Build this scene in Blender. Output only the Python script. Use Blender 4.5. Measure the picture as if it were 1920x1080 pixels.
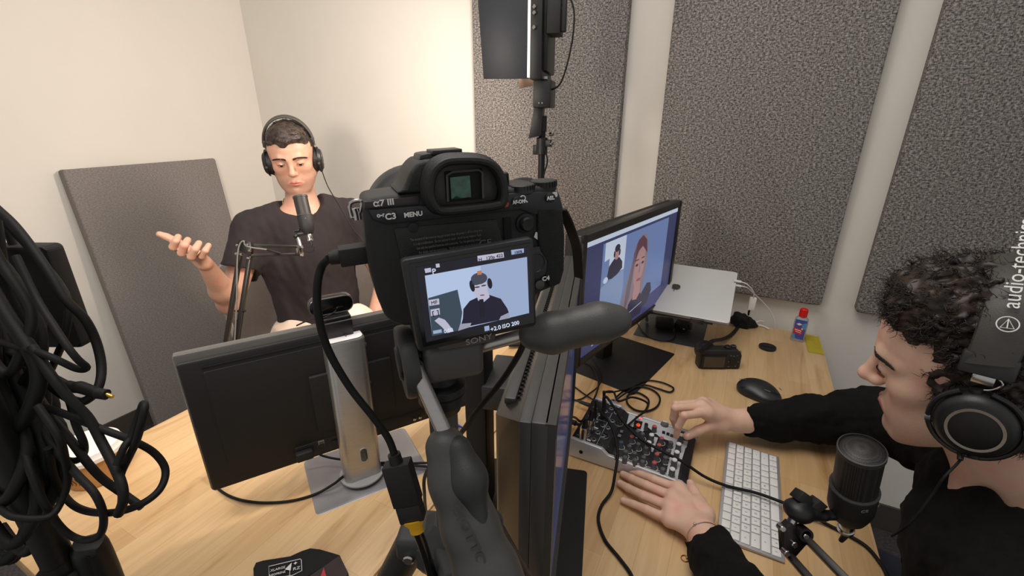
import bpy, bmesh, math, random
import numpy as np
import openvdb as vdb
from mathutils import Vector as V, Matrix, Euler, Quaternion

random.seed(7); RNG = np.random.default_rng(7)
R = math.radians; PI = math.pi
for o in list(bpy.data.objects): bpy.data.objects.remove(o, do_unlink=True)
SC = bpy.context.scene; COL = SC.collection

# ------------------------------------------------------------ camera
CAMZ = 1.44                       # eye of the photographer above the floor; desk top is at 0.74
FPX, PITCH, ROLL, YAW = 851.5, .3624, .00155, .4712
DZ = .74
c_fwd = V((-math.sin(YAW)*math.cos(PITCH), math.cos(YAW)*math.cos(PITCH), -math.sin(PITCH)))
c_r0 = V((math.cos(YAW), math.sin(YAW), 0)); c_u0 = c_r0.cross(c_fwd)
c_right = c_r0*math.cos(ROLL)+c_u0*math.sin(ROLL); c_up = c_u0*math.cos(ROLL)-c_r0*math.sin(ROLL)
CAM = V((0, 0, CAMZ))
cd = bpy.data.cameras.new('camera'); co = bpy.data.objects.new('camera', cd); COL.objects.link(co)
cd.sensor_width = 36; cd.lens = 36*FPX/1920; cd.clip_start = .01; cd.clip_end = 50
co.matrix_world = Matrix(((c_right.x, c_up.x, -c_fwd.x, 0), (c_right.y, c_up.y, -c_fwd.y, 0), (c_right.z, c_up.z, -c_fwd.z, CAMZ), (0, 0, 0, 1)))
SC.camera = co

# ------------------------------------------------------------ light and exposure
SC.view_settings.view_transform = 'Standard'; SC.view_settings.look = 'None'
SC.view_settings.exposure = 0.27; SC.view_settings.gamma = 1.0
SC.view_settings.use_curve_mapping = False
W = bpy.data.worlds.new('room_air'); SC.world = W; W.use_nodes = True
W.node_tree.nodes['Background'].inputs[0].default_value = (1.0, .965, .93, 1)
W.node_tree.nodes['Background'].inputs[1].default_value = .36

def area(name, loc, target, size, power, col, spread=180, size_y=None):
    l = bpy.data.lights.new(name, 'AREA'); l.energy = power; l.color = col; l.size = size
    if size_y: l.shape = 'RECTANGLE'; l.size_y = size_y
    l.spread = R(spread)
    o = bpy.data.objects.new(name, l); COL.objects.link(o); o.location = loc
    o.rotation_euler = (V(target)-V(loc)).to_track_quat('-Z', 'Y').to_euler()
    return o
# unseen fill lamp, added high over the desks to brighten the room
area('overhead_fill', (-.40, .35, 2.75), (-.40, .35, 0), 1.2, 18.5, (1.0, .95, .90))
# key LED on the front stand, just outside the left edge of the frame, aimed at the guest
area('key_light', (-.80, .13, 1.50), (-1.45, 1.15, 1.24), .20, 6.4, (1.0, .90, .79), spread=150)
# side LED on the stand in the far corner of the desks
area('side_light', (-.66, 1.245, 1.69), (-1.75, 1.0, 1.25), .16, 10, (1.0, .84, .72), spread=170, size_y=.30)

# ------------------------------------------------------------ helpers
def ray(px, py): return c_fwd*FPX + c_right*(px-960) - c_up*(py-540)
def at(px, py, t=None, x=None, y=None, z=None):
    """the point of the room behind a pixel of the 1920x1080 photograph, on a plane of the room or at a depth"""
    d = ray(px, py)
    if t is not None: return CAM + d*(t/FPX)
    if x is not None: k = x/d.x
    elif y is not None: k = y/d.y
    else: k = (z-CAMZ)/d.z
    return CAM + d*k

def lin(c):
    f = lambda v: v/12.92 if v <= .04045 else ((v+.055)/1.055)**2.4
    return tuple(f(v/255) for v in c)+(1,)
MATS = {}
def mat(name, rgb, rough=.5, metal=0, var=0, vscale=30, bump=0, bscale=200, spec=.5, emit=None, estr=1, sss=0, trans=0, coat=0, stretch=None, rgb2=None, alpha=1):
    if name in MATS: return MATS[name]
    m = bpy.data.materials.new(name); m.use_nodes = True; n = m.node_tree.nodes; l = m.node_tree.links
    b = n['Principled BSDF']
    b.inputs['Base Color'].default_value = lin(rgb); b.inputs['Roughness'].default_value = rough; b.inputs['Metallic'].default_value = metal
    b.inputs['Specular IOR Level'].default_value = spec
    if sss: b.inputs['Subsurface Weight'].default_value = sss; b.inputs['Subsurface Radius'].default_value = (.012, .005, .003); b.inputs['Subsurface Scale'].default_value = 1
    if trans: b.inputs['Transmission Weight'].default_value = trans
    if coat: b.inputs['Coat Weight'].default_value = coat
    if alpha < 1: b.inputs['Alpha'].default_value = alpha
    if emit: b.inputs['Emission Color'].default_value = lin(emit); b.inputs['Emission Strength'].default_value = estr
    tc = n.new('ShaderNodeTexCoord'); mp = n.new('ShaderNodeMapping'); l.new(tc.outputs['Object'], mp.inputs[0])
    if stretch: mp.inputs['Scale'].default_value = stretch
    if var or rgb2:
        t = n.new('ShaderNodeTexNoise'); t.inputs['Scale'].default_value = vscale; t.inputs['Detail'].default_value = 4
        l.new(mp.outputs[0], t.inputs[0])
        r = n.new('ShaderNodeValToRGB'); l.new(t.outputs[0], r.inputs[0])
        r.color_ramp.elements[0].position = .35; r.color_ramp.elements[1].position = .65
        a = lin(rgb)
        r.color_ramp.elements[0].color = tuple(max(0, v*(1-var)) for v in a[:3])+(1,)
        r.color_ramp.elements[1].color = lin(rgb2) if rgb2 else tuple(min(1, v*(1+var)) for v in a[:3])+(1,)
        l.new(r.outputs[0], b.inputs['Base Color'])
    if bump:
        t = n.new('ShaderNodeTexNoise'); t.inputs['Scale'].default_value = bscale; t.inputs['Detail'].default_value = 3
        l.new(mp.outputs[0], t.inputs[0])
        bp = n.new('ShaderNodeBump'); bp.inputs['Strength'].default_value = bump; bp.inputs['Distance'].default_value = .002
        l.new(t.outputs[0], bp.inputs['Height']); l.new(bp.outputs[0], b.inputs['Normal'])
    MATS[name] = m; return m
def emis(name, rgb, s=1.0):
    return mat(name, (0, 0, 0), rough=.3, emit=rgb, estr=s, spec=.3)

def nb(): return bmesh.new()
def rotz(a): return Matrix.Rotation(a, 4, 'Z')
def frame(loc, x=None, y=None, z=None):
    """4x4 with given axes (two of three), orthonormalised"""
    if z is not None and x is not None:
        z = V(z).normalized(); x = V(x); x = (x-z*x.dot(z)).normalized(); y = z.cross(x)
    elif y is not None and z is not None:
        z = V(z).normalized(); y = V(y); y = (y-z*y.dot(z)).normalized(); x = y.cross(z)
    else:
        x = V(x).normalized(); y = V(y); y = (y-x*y.dot(x)).normalized(); z = x.cross(y)
    return Matrix(((x.x, y.x, z.x, loc[0]), (x.y, y.y, z.y, loc[1]), (x.z, y.z, z.z, loc[2]), (0, 0, 0, 1)))
def box(bm, c, s, rot=None, bev=0, seg=2, M=None, mi=0):
    m = Matrix.Translation(V(c)) @ (rot.to_4x4() if rot is not None else Matrix.Identity(4)) @ Matrix.Diagonal((s[0], s[1], s[2], 1))
    if M is not None: m = M @ m
    t = bmesh.new(); bmesh.ops.create_cube(t, size=1, matrix=m)
    if bev: bmesh.ops.bevel(t, geom=t.edges[:], offset=bev, segments=seg, profile=.5, affect='EDGES')
    merge(bm, t, mi)
def merge(bm, t, mi=0):
    for f in t.faces: f.material_index = mi
    me = bpy.data.meshes.new('tmp'); t.to_mesh(me); t.free(); bm.from_mesh(me); bpy.data.meshes.remove(me)
def axisM(a, b):
    a = V(a); b = V(b); d = b-a
    return Matrix.Translation(a) @ d.to_track_quat('Z', 'Y').to_matrix().to_4x4(), d.length
def lathe(bm, prof, M=None, seg=32, mi=0, cap=True):
    """prof = [(r,z)...] turned about z"""
    t = bmesh.new(); rings = []
    for r, z in prof:
        if r < 1e-6: rings.append([t.verts.new((0, 0, z))])
        else: rings.append([t.verts.new((r*math.cos(2*PI*k/seg), r*math.sin(2*PI*k/seg), z)) for k in range(seg)])
    for A, B_ in zip(rings, rings[1:]):
        for k in range(seg):
            a0, a1 = A[k % len(A)], A[(k+1) % len(A)]; b0, b1 = B_[k % len(B_)], B_[(k+1) % len(B_)]
            vs = []
            for v in (a0, a1, b1, b0):
                if v not in vs: vs.append(v)
            if len(vs) > 2:
                try: t.faces.new(vs)
                except ValueError: pass
    if cap:
        for rg, rev in ((rings[0], True), (rings[-1], False)):
            if len(rg) > 1:
                try: t.faces.new(list(reversed(rg)) if rev else rg)
                except ValueError: pass
    bmesh.ops.recalc_face_normals(t, faces=t.faces[:])
    if M is not None: bmesh.ops.transform(t, matrix=M, verts=t.verts[:])
    merge(bm, t, mi)
def cyl(bm, a, b, r1, r2=None, seg=24, bev=0, mi=0):
    r2 = r1 if r2 is None else r2
    M, L = axisM(a, b)
    if bev: prof = [(0, 0), (r1-bev, 0), (r1, bev), (r2, L-bev), (r2-bev, L), (0, L)]
    else: prof = [(0, 0), (r1, 0), (r2, L), (0, L)]
    lathe(bm, prof, M, seg, mi)
def ell(bm, c, r, rot=None, u=20, v=12, M=None, mi=0):
    if not hasattr(r, '__len__'): r = (r, r, r)
    m = Matrix.Translation(V(c)) @ (rot.to_4x4() if rot is not None else Matrix.Identity(4)) @ Matrix.Diagonal((r[0], r[1], r[2], 1))
    if M is not None: m = M @ m
    t = bmesh.new(); bmesh.ops.create_uvsphere(t, u_segments=u, v_segments=v, radius=1, matrix=m); merge(bm, t, mi)
def spline(pts, n=8, closed=False):
    P = [V(p) for p in pts]
    if len(P) < 3 and not closed: return P
    out = []; N = len(P)
    for i in range(N if closed else N-1):
        if closed: p0, p1, p2, p3 = P[i-1], P[i], P[(i+1) % N], P[(i+2) % N]
        else: p0, p1, p2, p3 = P[max(i-1, 0)], P[i], P[i+1], P[min(i+2, N-1)]
        for k in range(n):
            t = k/n
            out.append(.5*((2*p1)+(p2-p0)*t+(2*p0-5*p1+4*p2-p3)*t*t+(3*p1-p0-3*p2+p3)*t**3))
    if not closed: out.append(P[-1])
    return out
def tube(bm, pts, r, seg=8, n=8, smooth=True, closed=False, flat=None, mi=0):
    """round (or, with flat=(w,h), rectangular) tube along points"""
    P = spline(pts, n, closed) if smooth else [V(p) for p in pts]
    t = bmesh.new(); N = len(P); rings = []; nrm = None
    rr = r if hasattr(r, '__len__') else None
    for i, p in enumerate(P):
        if closed: d = (P[(i+1) % N]-P[i-1])
        else: d = P[min(i+1, N-1)]-P[max(i-1, 0)]
        if d.length < 1e-9: d = V((0, 0, 1))
        d.normalize()
        if nrm is None:
            nrm = d.cross(V((0, 0, 1)))
            if nrm.length < .1: nrm = d.cross(V((1, 0, 0)))
        nrm = (nrm-d*nrm.dot(d))
        if nrm.length < 1e-6: nrm = d.orthogonal()
        nrm.normalize(); b = d.cross(nrm)
        if rr: f = i/(N-1)*(len(rr)-1); k = min(int(f), len(rr)-2); q = rr[k]+(rr[k+1]-rr[k])*(f-k)
        else: q = r
        if flat: w, h = flat; ring = [t.verts.new(p+nrm*x*w/2+b*y*h/2) for x, y in ((-1, -1), (1, -1), (1, 1), (-1, 1))]
        else: ring = [t.verts.new(p+(nrm*math.cos(2*PI*k/seg)+b*math.sin(2*PI*k/seg))*q) for k in range(seg)]
        rings.append(ring)
    m = len(rings[0])
    for i in range(N if closed else N-1):
        A, B_ = rings[i], rings[(i+1) % N]
        for k in range(m): t.faces.new((A[k], A[(k+1) % m], B_[(k+1) % m], B_[k]))
    if not closed: t.faces.new(list(reversed(rings[0]))); t.faces.new(rings[-1])
    bmesh.ops.recalc_face_normals(t, faces=t.faces[:])
    merge(bm, t, mi)
def prism(bm, poly, depth, M=None, bev=0, seg=2, mi=0):
    """2D polygon in xz extruded along +y by depth"""
    t = bmesh.new(); vs = [t.verts.new((x, 0, z)) for x, z in poly]
    f = t.faces.new(vs); r = bmesh.ops.extrude_face_region(t, geom=[f])
    bmesh.ops.translate(t, vec=(0, depth, 0), verts=[g for g in r['geom'] if isinstance(g, bmesh.types.BMVert)])
    bmesh.ops.recalc_face_normals(t, faces=t.faces[:])
    if bev: bmesh.ops.bevel(t, geom=t.edges[:], offset=bev, segments=seg, profile=.5, affect='EDGES')
    if M is not None: bmesh.ops.transform(t, matrix=M, verts=t.verts[:])
    merge(bm, t, mi)
def rpoly(w, h, r, n=5, cx=0, cz=0):
    out = []
    for sx, sz, a0 in ((1, 1, 0), (-1, 1, 90), (-1, -1, 180), (1, -1, 270)):
        for k in range(n+1):
            a = R(a0+90*k/n); out.append((cx+sx*(w/2-r)+r*math.cos(a), cz+sz*(h/2-r)+r*math.sin(a)))
    return out
def grid_sheet(bm, fn, nu, nv, th=0, mi=0):
    t = bmesh.new(); g = [[t.verts.new(fn(i/nu, j/nv)) for j in range(nv+1)] for i in range(nu+1)]
    for i in range(nu):
        for j in range(nv): t.faces.new((g[i][j], g[i+1][j], g[i+1][j+1], g[i][j+1]))
    if th: bmesh.ops.solidify(t, geom=t.faces[:], thickness=th)
    bmesh.ops.recalc_face_normals(t, faces=t.faces[:])
    merge(bm, t, mi)

def obj(name, bm, m, parent=None, smooth=35, M=None):
    me = bpy.data.meshes.new(name); bm.to_mesh(me); bm.free()
    for x in (m if isinstance(m, (list, tuple)) else [m]): me.materials.append(x)
    if smooth:
        me.polygons.foreach_set('use_smooth', [True]*len(me.polygons)); me.set_sharp_from_angle(angle=R(smooth))
    o = bpy.data.objects.new(name, me); COL.objects.link(o)
    if parent is not None: o.parent = parent
    if M is not None: o.matrix_local = M
    return o
def tag(o, label=None, cat=None, group=None, kind=None):
    if label: o['label'] = label
    if cat: o['category'] = cat
    if group: o['group'] = group
    if kind: o['kind'] = kind
    return o
def thing(name, label, cat, M=None, group=None):
    o = bpy.data.objects.new(name, None); COL.objects.link(o); o.empty_display_size = .05
    if M is not None: o.matrix_world = M if isinstance(M, Matrix) else Matrix.Translation(V(M))
    return tag(o, label, cat, group)
def struct(name, bm, m, smooth=0): return tag(obj(name, bm, m, smooth=smooth), kind='structure')
def text(name, s, size, M, m, parent=None, ext=.0002, align='CENTER', shear=0, xs=1.0, offset=0):
    """flat lettering: x right, y up of the frame M"""
    c = bpy.data.curves.new('txt', 'FONT'); c.body = s; c.size = size; c.extrude = ext; c.align_x = align; c.align_y = 'CENTER'; c.shear = shear; c.offset = offset; c.resolution_u = 3
    o = bpy.data.objects.new('txt', c); COL.objects.link(o)
    bpy.context.view_layer.update(); dg = bpy.context.evaluated_depsgraph_get()
    me = bpy.data.meshes.new_from_object(o.evaluated_get(dg)); bpy.data.objects.remove(o); bpy.data.curves.remove(c)
    me.transform(M @ Matrix.Diagonal((xs, 1, 1, 1)))
    if name is None: return me
    me.materials.clear(); me.materials.append(m)
    o = bpy.data.objects.new(name, me); COL.objects.link(o)
    if parent is not None: o.parent = parent
    return o
def texts(name, items, m, parent, M=None, offset=0):
    """several words printed on one surface, one mesh: items = [(string,size,frame,xscale)]"""
    bm = nb()
    for it in items:
        me = text(None, it[0], it[1], it[2], m, xs=it[3] if len(it) > 3 else 1, offset=offset); bm.from_mesh(me); bpy.data.meshes.remove(me)
    for f in bm.faces: f.material_index = 0
    return obj(name, bm, m, parent, smooth=0, M=M)

# ------------------------------------------------------------ signed-distance modelling for organic shapes
class SDF:
    def __init__(s): s.p = []; s.M = Matrix.Identity(4)
    def _pt(s, a): return np.array(s.M @ V(a), np.float32)
    def cap(s, a, b, ra, rb=None, k=.01, op=1): s.p.append(('c', s._pt(a), s._pt(b), ra, ra if rb is None else rb, k, op)); return s
    def ell(s, c, r, rot=None, k=.01, op=1):
        m = s.M @ Matrix.Translation(V(c)) @ (rot.to_4x4() if rot is not None else Matrix.Identity(4))
        s.p.append(('e', np.array(m.inverted(), np.float32), np.array(r, np.float32), s._pt(c), 0, k, op)); return s
    def box(s, c, h, r=.005, rot=None, k=.005, op=1):
        m = s.M @ Matrix.Translation(V(c)) @ (rot.to_4x4() if rot is not None else Matrix.Identity(4))
        s.p.append(('b', np.array(m.inverted(), np.float32), np.array(h, np.float32), s._pt(c), r, k, op)); return s
    def chain(s, pts, rs, k=.008):
        for i in range(len(pts)-1): s.cap(pts[i], pts[i+1], rs[i], rs[i+1], k)
        return s
    @staticmethod
    def dist(p, X):
        if p[0] == 'c':
            _, a, b, ra, rb, k, op = p
            ba = b-a; L = float(ba@ba)+1e-12; pa = X-a
            h = np.clip(pa@ba/L, 0, 1)
            return np.linalg.norm(pa-h[..., None]*ba, axis=-1)-(ra+(rb-ra)*h)
        m = p[1]; Y = X@m[:3, :3].T+m[:3, 3]
        if p[0] == 'e':
            r = p[2]; k0 = np.linalg.norm(Y/r, axis=-1); k1 = np.linalg.norm(Y/(r*r), axis=-1)
            return k0*(k0-1)/np.maximum(k1, 1e-9)
        h = p[2]-p[4]; q = np.abs(Y)-h
        return np.linalg.norm(np.maximum(q, 0), axis=-1)+np.minimum(q.max(-1), 0)-p[4]
    def ev(s, X, prims=None, disp=None):
        d = None
        for p in (s.p if prims is None else prims):
            e = s.dist(p, X); k, op = p[5], p[6]
            if d is None: d = e if op > 0 else np.full(X.shape[:-1], .05, np.float32); continue
            if op > 0: h = np.maximum(k-np.abs(d-e), 0)/k; d = np.minimum(d, e)-h*h*k*.25
            elif op < 0: e = -e; h = np.maximum(k-np.abs(d-e), 0)/k; d = np.maximum(d, e)+h*h*k*.25
        if disp is not None: d = d+disp(X)
        return d
    def bounds(s):
        lo = np.full(3, 1e9); hi = -lo
        for p in s.p:
            if p[6] < 0: continue
            if p[0] == 'c':
                for q, r in ((p[1], p[3]), (p[2], p[4])): lo = np.minimum(lo, q-r); hi = np.maximum(hi, q+r)
            else:
                r = float(np.linalg.norm(p[2])) if p[0] == 'b' else float(p[2].max()); lo = np.minimum(lo, p[3]-r); hi = np.maximum(hi, p[3]+r)
        return lo, hi
    def mesh(s, vox=.002, disp=None, pad=.012, post=None):
        g = vdb.FloatGrid(background=1.0); lo, hi = s.bounds(); lo = lo-pad; hi = hi+pad
        n = np.ceil((hi-lo)/vox).astype(int); Bk = 16; any_ = False
        big = .9*Bk*vox
        ax = np.arange(Bk)
        for i in range(0, n[0], Bk):
            for j in range(0, n[1], Bk):
                cs = np.array([(lo+(np.array([i, j, k])+Bk/2)*vox) for k in range(0, n[2], Bk)], np.float32)
                dc = np.array([s.dist(p, cs) for p in s.p])          # prims x blocks
                pos = np.array([p[6] > 0 for p in s.p])
                near = dc[pos].min(0)
                for q, k in enumerate(range(0, n[2], Bk)):
                    if near[q] > big+.02 or near[q] < -(big+.03) and dc[:, q][~pos].min(initial=1) > big+.03:
                        if near[q] < 0: g.copyFromArray(np.full((Bk,)*3, -.05, np.float32), ijk=(i, j, k))
                        else: g.copyFromArray(np.full((Bk,)*3, .05, np.float32), ijk=(i, j, k))
                        continue
                    X = np.stack(np.meshgrid(lo[0]+(i+ax)*vox, lo[1]+(j+ax)*vox, lo[2]+(k+ax)*vox, indexing='ij'), -1).astype(np.float32)
                    pr = [p for p, d_ in zip(s.p, dc[:, q]) if d_ < big*1.3+p[5]+.03]
                    if not pr or all(p[6] < 0 for p in pr): continue
                    D_ = s.ev(X, pr, disp); D_ = post(D_, X) if post else D_; g.copyFromArray(D_.astype(np.float32), ijk=(i, j, k))
        pts, tri, quad = g.convertToPolygons(isovalue=0.0, adaptivity=0)
        pts = pts*vox+lo
        return pts, quad
    def bm(s, vox=.002, disp=None, M=None, relax=1, post=None):
        pts, quad = s.mesh(vox, disp, post=post)
        me = bpy.data.meshes.new('sdf'); me.from_pydata(pts.tolist(), [], [tuple(q)[::-1] for q in quad.tolist()])
        bm = bmesh.new(); bm.from_mesh(me); bpy.data.meshes.remove(me)
        for _ in range(relax): bmesh.ops.smooth_vert(bm, verts=bm.verts[:], factor=.5, use_axis_x=True, use_axis_y=True, use_axis_z=True)
        if M is not None: bmesh.ops.transform(bm, matrix=M, verts=bm.verts[:])
        return bm
def waves(amp, scale, seed=0, n=10, dirs=None):
    """smooth pseudo-noise displacement"""
    r = np.random.default_rng(seed); K = r.normal(size=(n, 3)); K /= np.linalg.norm(K, axis=1)[:, None]
    if dirs is not None: K = K*np.array(dirs)
    K = (K*(2*np.pi/scale)*r.uniform(.6, 1.6, (n, 1))).astype(np.float32); ph = r.uniform(0, 6.28, n).astype(np.float32)
    def f(X):
        a = 0
        for k, p in zip(K, ph): a = a+np.sin(X@k+p)
        return (a*(amp/math.sqrt(n))).astype(np.float32)
    return f

# ------------------------------------------------------------ shared materials
M_black = mat('black_plastic', (20, 20, 21), .45, bump=.15, bscale=900)
M_blackg = mat('black_gloss_plastic', (12, 12, 13), .18, var=.1)
M_blackm = mat('black_matte_plastic', (13, 12, 12), .62, bump=.25, bscale=1500, var=.08)
M_rubber = mat('black_rubber', (14, 14, 15), .55, bump=.1, bscale=800)
M_grey = mat('grey_plastic', (70, 70, 70), .5, bump=.1, bscale=800)
M_dgrey = mat('dark_grey_plastic', (46, 47, 48), .5, bump=.2, bscale=1200)
M_silver = mat('brushed_silver', (176, 174, 172), .32, .85, var=.04, vscale=60, stretch=(1, 1, 8))
M_steel = mat('polished_steel', (190, 188, 184), .18, 1.0, var=.03)
M_alu = mat('anodised_aluminium', (168, 168, 170), .36, .35, var=.02)
M_white = mat('white_plastic', (232, 230, 226), .4, var=.02)
M_print = mat('white_print', (215, 215, 212), .6, var=.02)
M_gprint = mat('grey_print', (120, 120, 118), .6, var=.02)
M_cable = mat('black_cable_jacket', (13, 13, 13), .62, var=.15, bump=.15, bscale=1500, spec=.3)
M_glassb = mat('dark_screen_glass', (10, 10, 13), .08, var=.05, spec=.6)
M_brass = mat('gold_metal', (212, 170, 90), .25, 1.0, var=.03)
# ============================================================ the room
def wall_mat(name, rgb):
    return mat(name, rgb, .85, var=.015, vscale=3, bump=.12, bscale=260, spec=.2)
M_wallL = wall_mat('painted_wall', (222, 217, 208))
YB, XL = 1.76, -2.46
bm = nb(); box(bm, (XL-.05, .13, 1.4), (.1, 3.36, 2.8)); struct('wall_left', bm, M_wallL)
bm = nb(); box(bm, (-.13, YB+.05, 1.4), (4.66, .1, 2.8)); struct('wall_back', bm, M_wallL)
M_floor = mat('carpet_tiles', (74, 72, 72), .95, var=.25, vscale=120, bump=.6, bscale=500, spec=.1)
bm = nb(); box(bm, (-.13, .13, -.03), (4.66, 3.36, .06)); struct('floor', bm, M_floor)
M_base = mat('vinyl_baseboard', (74, 66, 60), .5, var=.05)
bm = nb(); box(bm, (XL+.004, .13, .055), (.008, 3.26, .11), bev=.002); struct('baseboard_left', bm, M_base)
bm = nb(); box(bm, (-.13, YB-.004, .055), (4.66, .008, .11), bev=.002); struct('baseboard_back', bm, M_base)

# woven fabric of the acoustic panels
def fabric(name, ca, cb, cc, sx=1.0):
    m = bpy.data.materials.new(name); m.use_nodes = True; n = m.node_tree.nodes; l = m.node_tree.links; b = n['Principled BSDF']
    b.inputs['Roughness'].default_value = .95; b.inputs['Specular IOR Level'].default_value = .1
    tc = n.new('ShaderNodeTexCoord'); mp = n.new('ShaderNodeMapping'); mp.inputs['Scale'].default_value = (1, 1, .42*sx); l.new(tc.outputs['Object'], mp.inputs[0])
    mp2 = n.new('ShaderNodeMapping'); mp2.inputs['Scale'].default_value = (.5, .5, 1.0); l.new(tc.outputs['Object'], mp2.inputs[0])
    t1 = n.new('ShaderNodeTexNoise'); t1.inputs['Scale'].default_value = 330; t1.inputs['Detail'].default_value = 3; t1.inputs['Roughness'].default_value = .7; l.new(mp.outputs[0], t1.inputs[0])
    t2 = n.new('ShaderNodeTexNoise'); t2.inputs['Scale'].default_value = 260; t2.inputs['Detail'].default_value = 2; l.new(mp2.outputs[0], t2.inputs[0])
    ad = n.new('ShaderNodeMath'); ad.operation = 'ADD'; l.new(t1.outputs[0], ad.inputs[0]); l.new(t2.outputs[0], ad.inputs[1])
    hf = n.new('ShaderNodeMath'); hf.operation = 'MULTIPLY'; hf.inputs[1].default_value = .5; l.new(ad.outputs[0], hf.inputs[0])
    r = n.new('ShaderNodeValToRGB'); l.new(hf.outputs[0], r.inputs[0]); e = r.color_ramp.elements
    e[0].position = .41; e[0].color = lin(ca); e[1].position = .62; e[1].color = lin(cc)
    q = r.color_ramp.elements.new(.5); q.color = lin(cb)
    l.new(r.outputs[0], b.inputs['Base Color'])
    bp = n.new('ShaderNodeBump'); bp.inputs['Strength'].default_value = .6; bp.inputs['Distance'].default_value = .0015; l.new(hf.outputs[0], bp.inputs['Height']); l.new(bp.outputs[0], b.inputs['Normal'])
    return m
M_fab = fabric('grey_tweed_fabric', (70, 67, 66), (120, 116, 113), (168, 163, 157))
M_fab2 = fabric('plain_grey_fabric', (114, 108, 105), (128, 122, 118), (142, 136, 131), 2.0)
def panel(name, label, w, h, th, M, m, group):
    bm = nb(); prism(bm, rpoly(w, h, .012, 4), th, bev=.006, seg=3)
    me = obj(name, bm, m, smooth=40, M=M); return tag(me, label, 'acoustic panel', group)
PG = 'grey acoustic panels on the back wall'
panel('acoustic_panel', 'grey tweed acoustic panel nearest the corner, behind the light stand', .607, 1.22, .04, Matrix.Translation((-.7475, YB-.042, 1.46)), M_fab, PG)
panel('acoustic_panel', 'grey tweed acoustic panel in the middle of the back wall above the laptop', .585, 1.22, .04, Matrix.Translation((-.0065, YB-.042, 1.455)), M_fab, PG)
panel('acoustic_panel', 'grey tweed acoustic panel on the right behind the curly haired man', .60, 1.22, .04, Matrix.Translation((.682, YB-.042, 1.452)), M_fab, PG)
# leaning on the left wall: local x -> world y, local -y -> into the room
ln = math.atan2(.10, 1.22)
Mp = Matrix.Translation((XL+.084, 1.128, .622)) @ Matrix.Rotation(PI/2, 4, 'Z') @ Matrix.Rotation(-ln, 4, 'X') 
panel('acoustic_panel', 'plain grey acoustic panel standing on the floor against the left wall', .60, 1.235, .05, Mp @ Matrix.Translation((0, -.025, 0)), M_fab2, None)

# ============================================================ desks: butcher block, grain along y
def wood(name, c1, c2, c3):
    m = bpy.data.materials.new(name); m.use_nodes = True; n = m.node_tree.nodes; l = m.node_tree.links; b = n['Principled BSDF']
    b.inputs['Roughness'].default_value = .38; b.inputs['Specular IOR Level'].default_value = .35
    tc = n.new('ShaderNodeTexCoord'); mp = n.new('ShaderNodeMapping'); mp.inputs['Rotation'].default_value = (0, 0, R(90)); l.new(tc.outputs['Object'], mp.inputs[0])
    br = n.new('ShaderNodeTexBrick'); br.offset = .37; br.offset_frequency = 3; br.squash = .8; br.squash_frequency = 2
    br.inputs['Scale'].default_value = 1; br.inputs['Brick Width'].default_value = .43; br.inputs['Row Height'].default_value = .052
    br.inputs['Mortar Size'].default_value = .0003; br.inputs['Mortar Smooth'].default_value = .3; br.inputs['Bias'].default_value = -.25
    br.inputs['Color1'].default_value = lin(c1); br.inputs['Color2'].default_value = lin(c2); br.inputs['Mortar'].default_value = lin(c3)
    l.new(mp.outputs[0], br.inputs[0])
    mg = n.new('ShaderNodeMapping'); mg.inputs['Scale'].default_value = (1, .07, 1); l.new(tc.outputs['Object'], mg.inputs[0])
    gr = n.new('ShaderNodeTexNoise'); gr.inputs['Scale'].default_value = 75; gr.inputs['Detail'].default_value = 6; gr.inputs['Distortion'].default_value = .8; l.new(mg.outputs[0], gr.inputs[0])
    rp = n.new('ShaderNodeValToRGB'); l.new(gr.outputs[0], rp.inputs[0]); rp.color_ramp.elements[0].position = .3; rp.color_ramp.elements[0].color = (.80, .74, .66, 1); rp.color_ramp.elements[1].position = .62; rp.color_ramp.elements[1].color = (1.05, 1.03, 1.0, 1)
    mx = n.new('ShaderNodeMix'); mx.data_type = 'RGBA'; mx.blend_type = 'MULTIPLY'; mx.inputs[0].default_value = .55
    l.new(br.outputs[0], mx.inputs[6]); l.new(rp.outputs[0], mx.inputs[7])
    # sparse dark heart streaks
    ms = n.new('ShaderNodeMapping'); ms.inputs['Scale'].default_value = (1, .16, 1); l.new(tc.outputs['Object'], ms.inputs[0])
    st = n.new('ShaderNodeTexNoise'); st.inputs['Scale'].default_value = 13; st.inputs['Detail'].default_value = 5; st.inputs['Distortion'].default_value = 1.5; l.new(ms.outputs[0], st.inputs[0])
    rs = n.new('ShaderNodeValToRGB'); l.new(st.outputs[0], rs.inputs[0]); rs.color_ramp.elements[0].position = .60; rs.color_ramp.elements[0].color = (1, 1, 1, 1); rs.color_ramp.elements[1].position = .74; rs.color_ramp.elements[1].color = (.66, .52, .38, 1)
    m2 = n.new('ShaderNodeMix'); m2.data_type = 'RGBA'; m2.blend_type = 'MULTIPLY'; m2.inputs[0].default_value = .8
    l.new(mx.outputs[2], m2.inputs[6]); l.new(rs.outputs[0], m2.inputs[7]); l.new(m2.outputs[2], b.inputs['Base Color'])
    bp = n.new('ShaderNodeBump'); bp.inputs['Strength'].default_value = .08; bp.inputs['Distance'].default_value = .001; l.new(gr.outputs[0], bp.inputs['Height']); l.new(bp.outputs[0], b.inputs['Normal'])
    return m
M_wood = wood('butcher_block_wood', (214, 181, 136), (196, 158, 110), (178, 142, 98))
M_leg = mat('black_steel_leg', (22, 22, 22), .45, .3, var=.05)
X0, XM, X1, Y0, Y1 = -1.18, -.4375, .305, .115, 1.715
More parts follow.
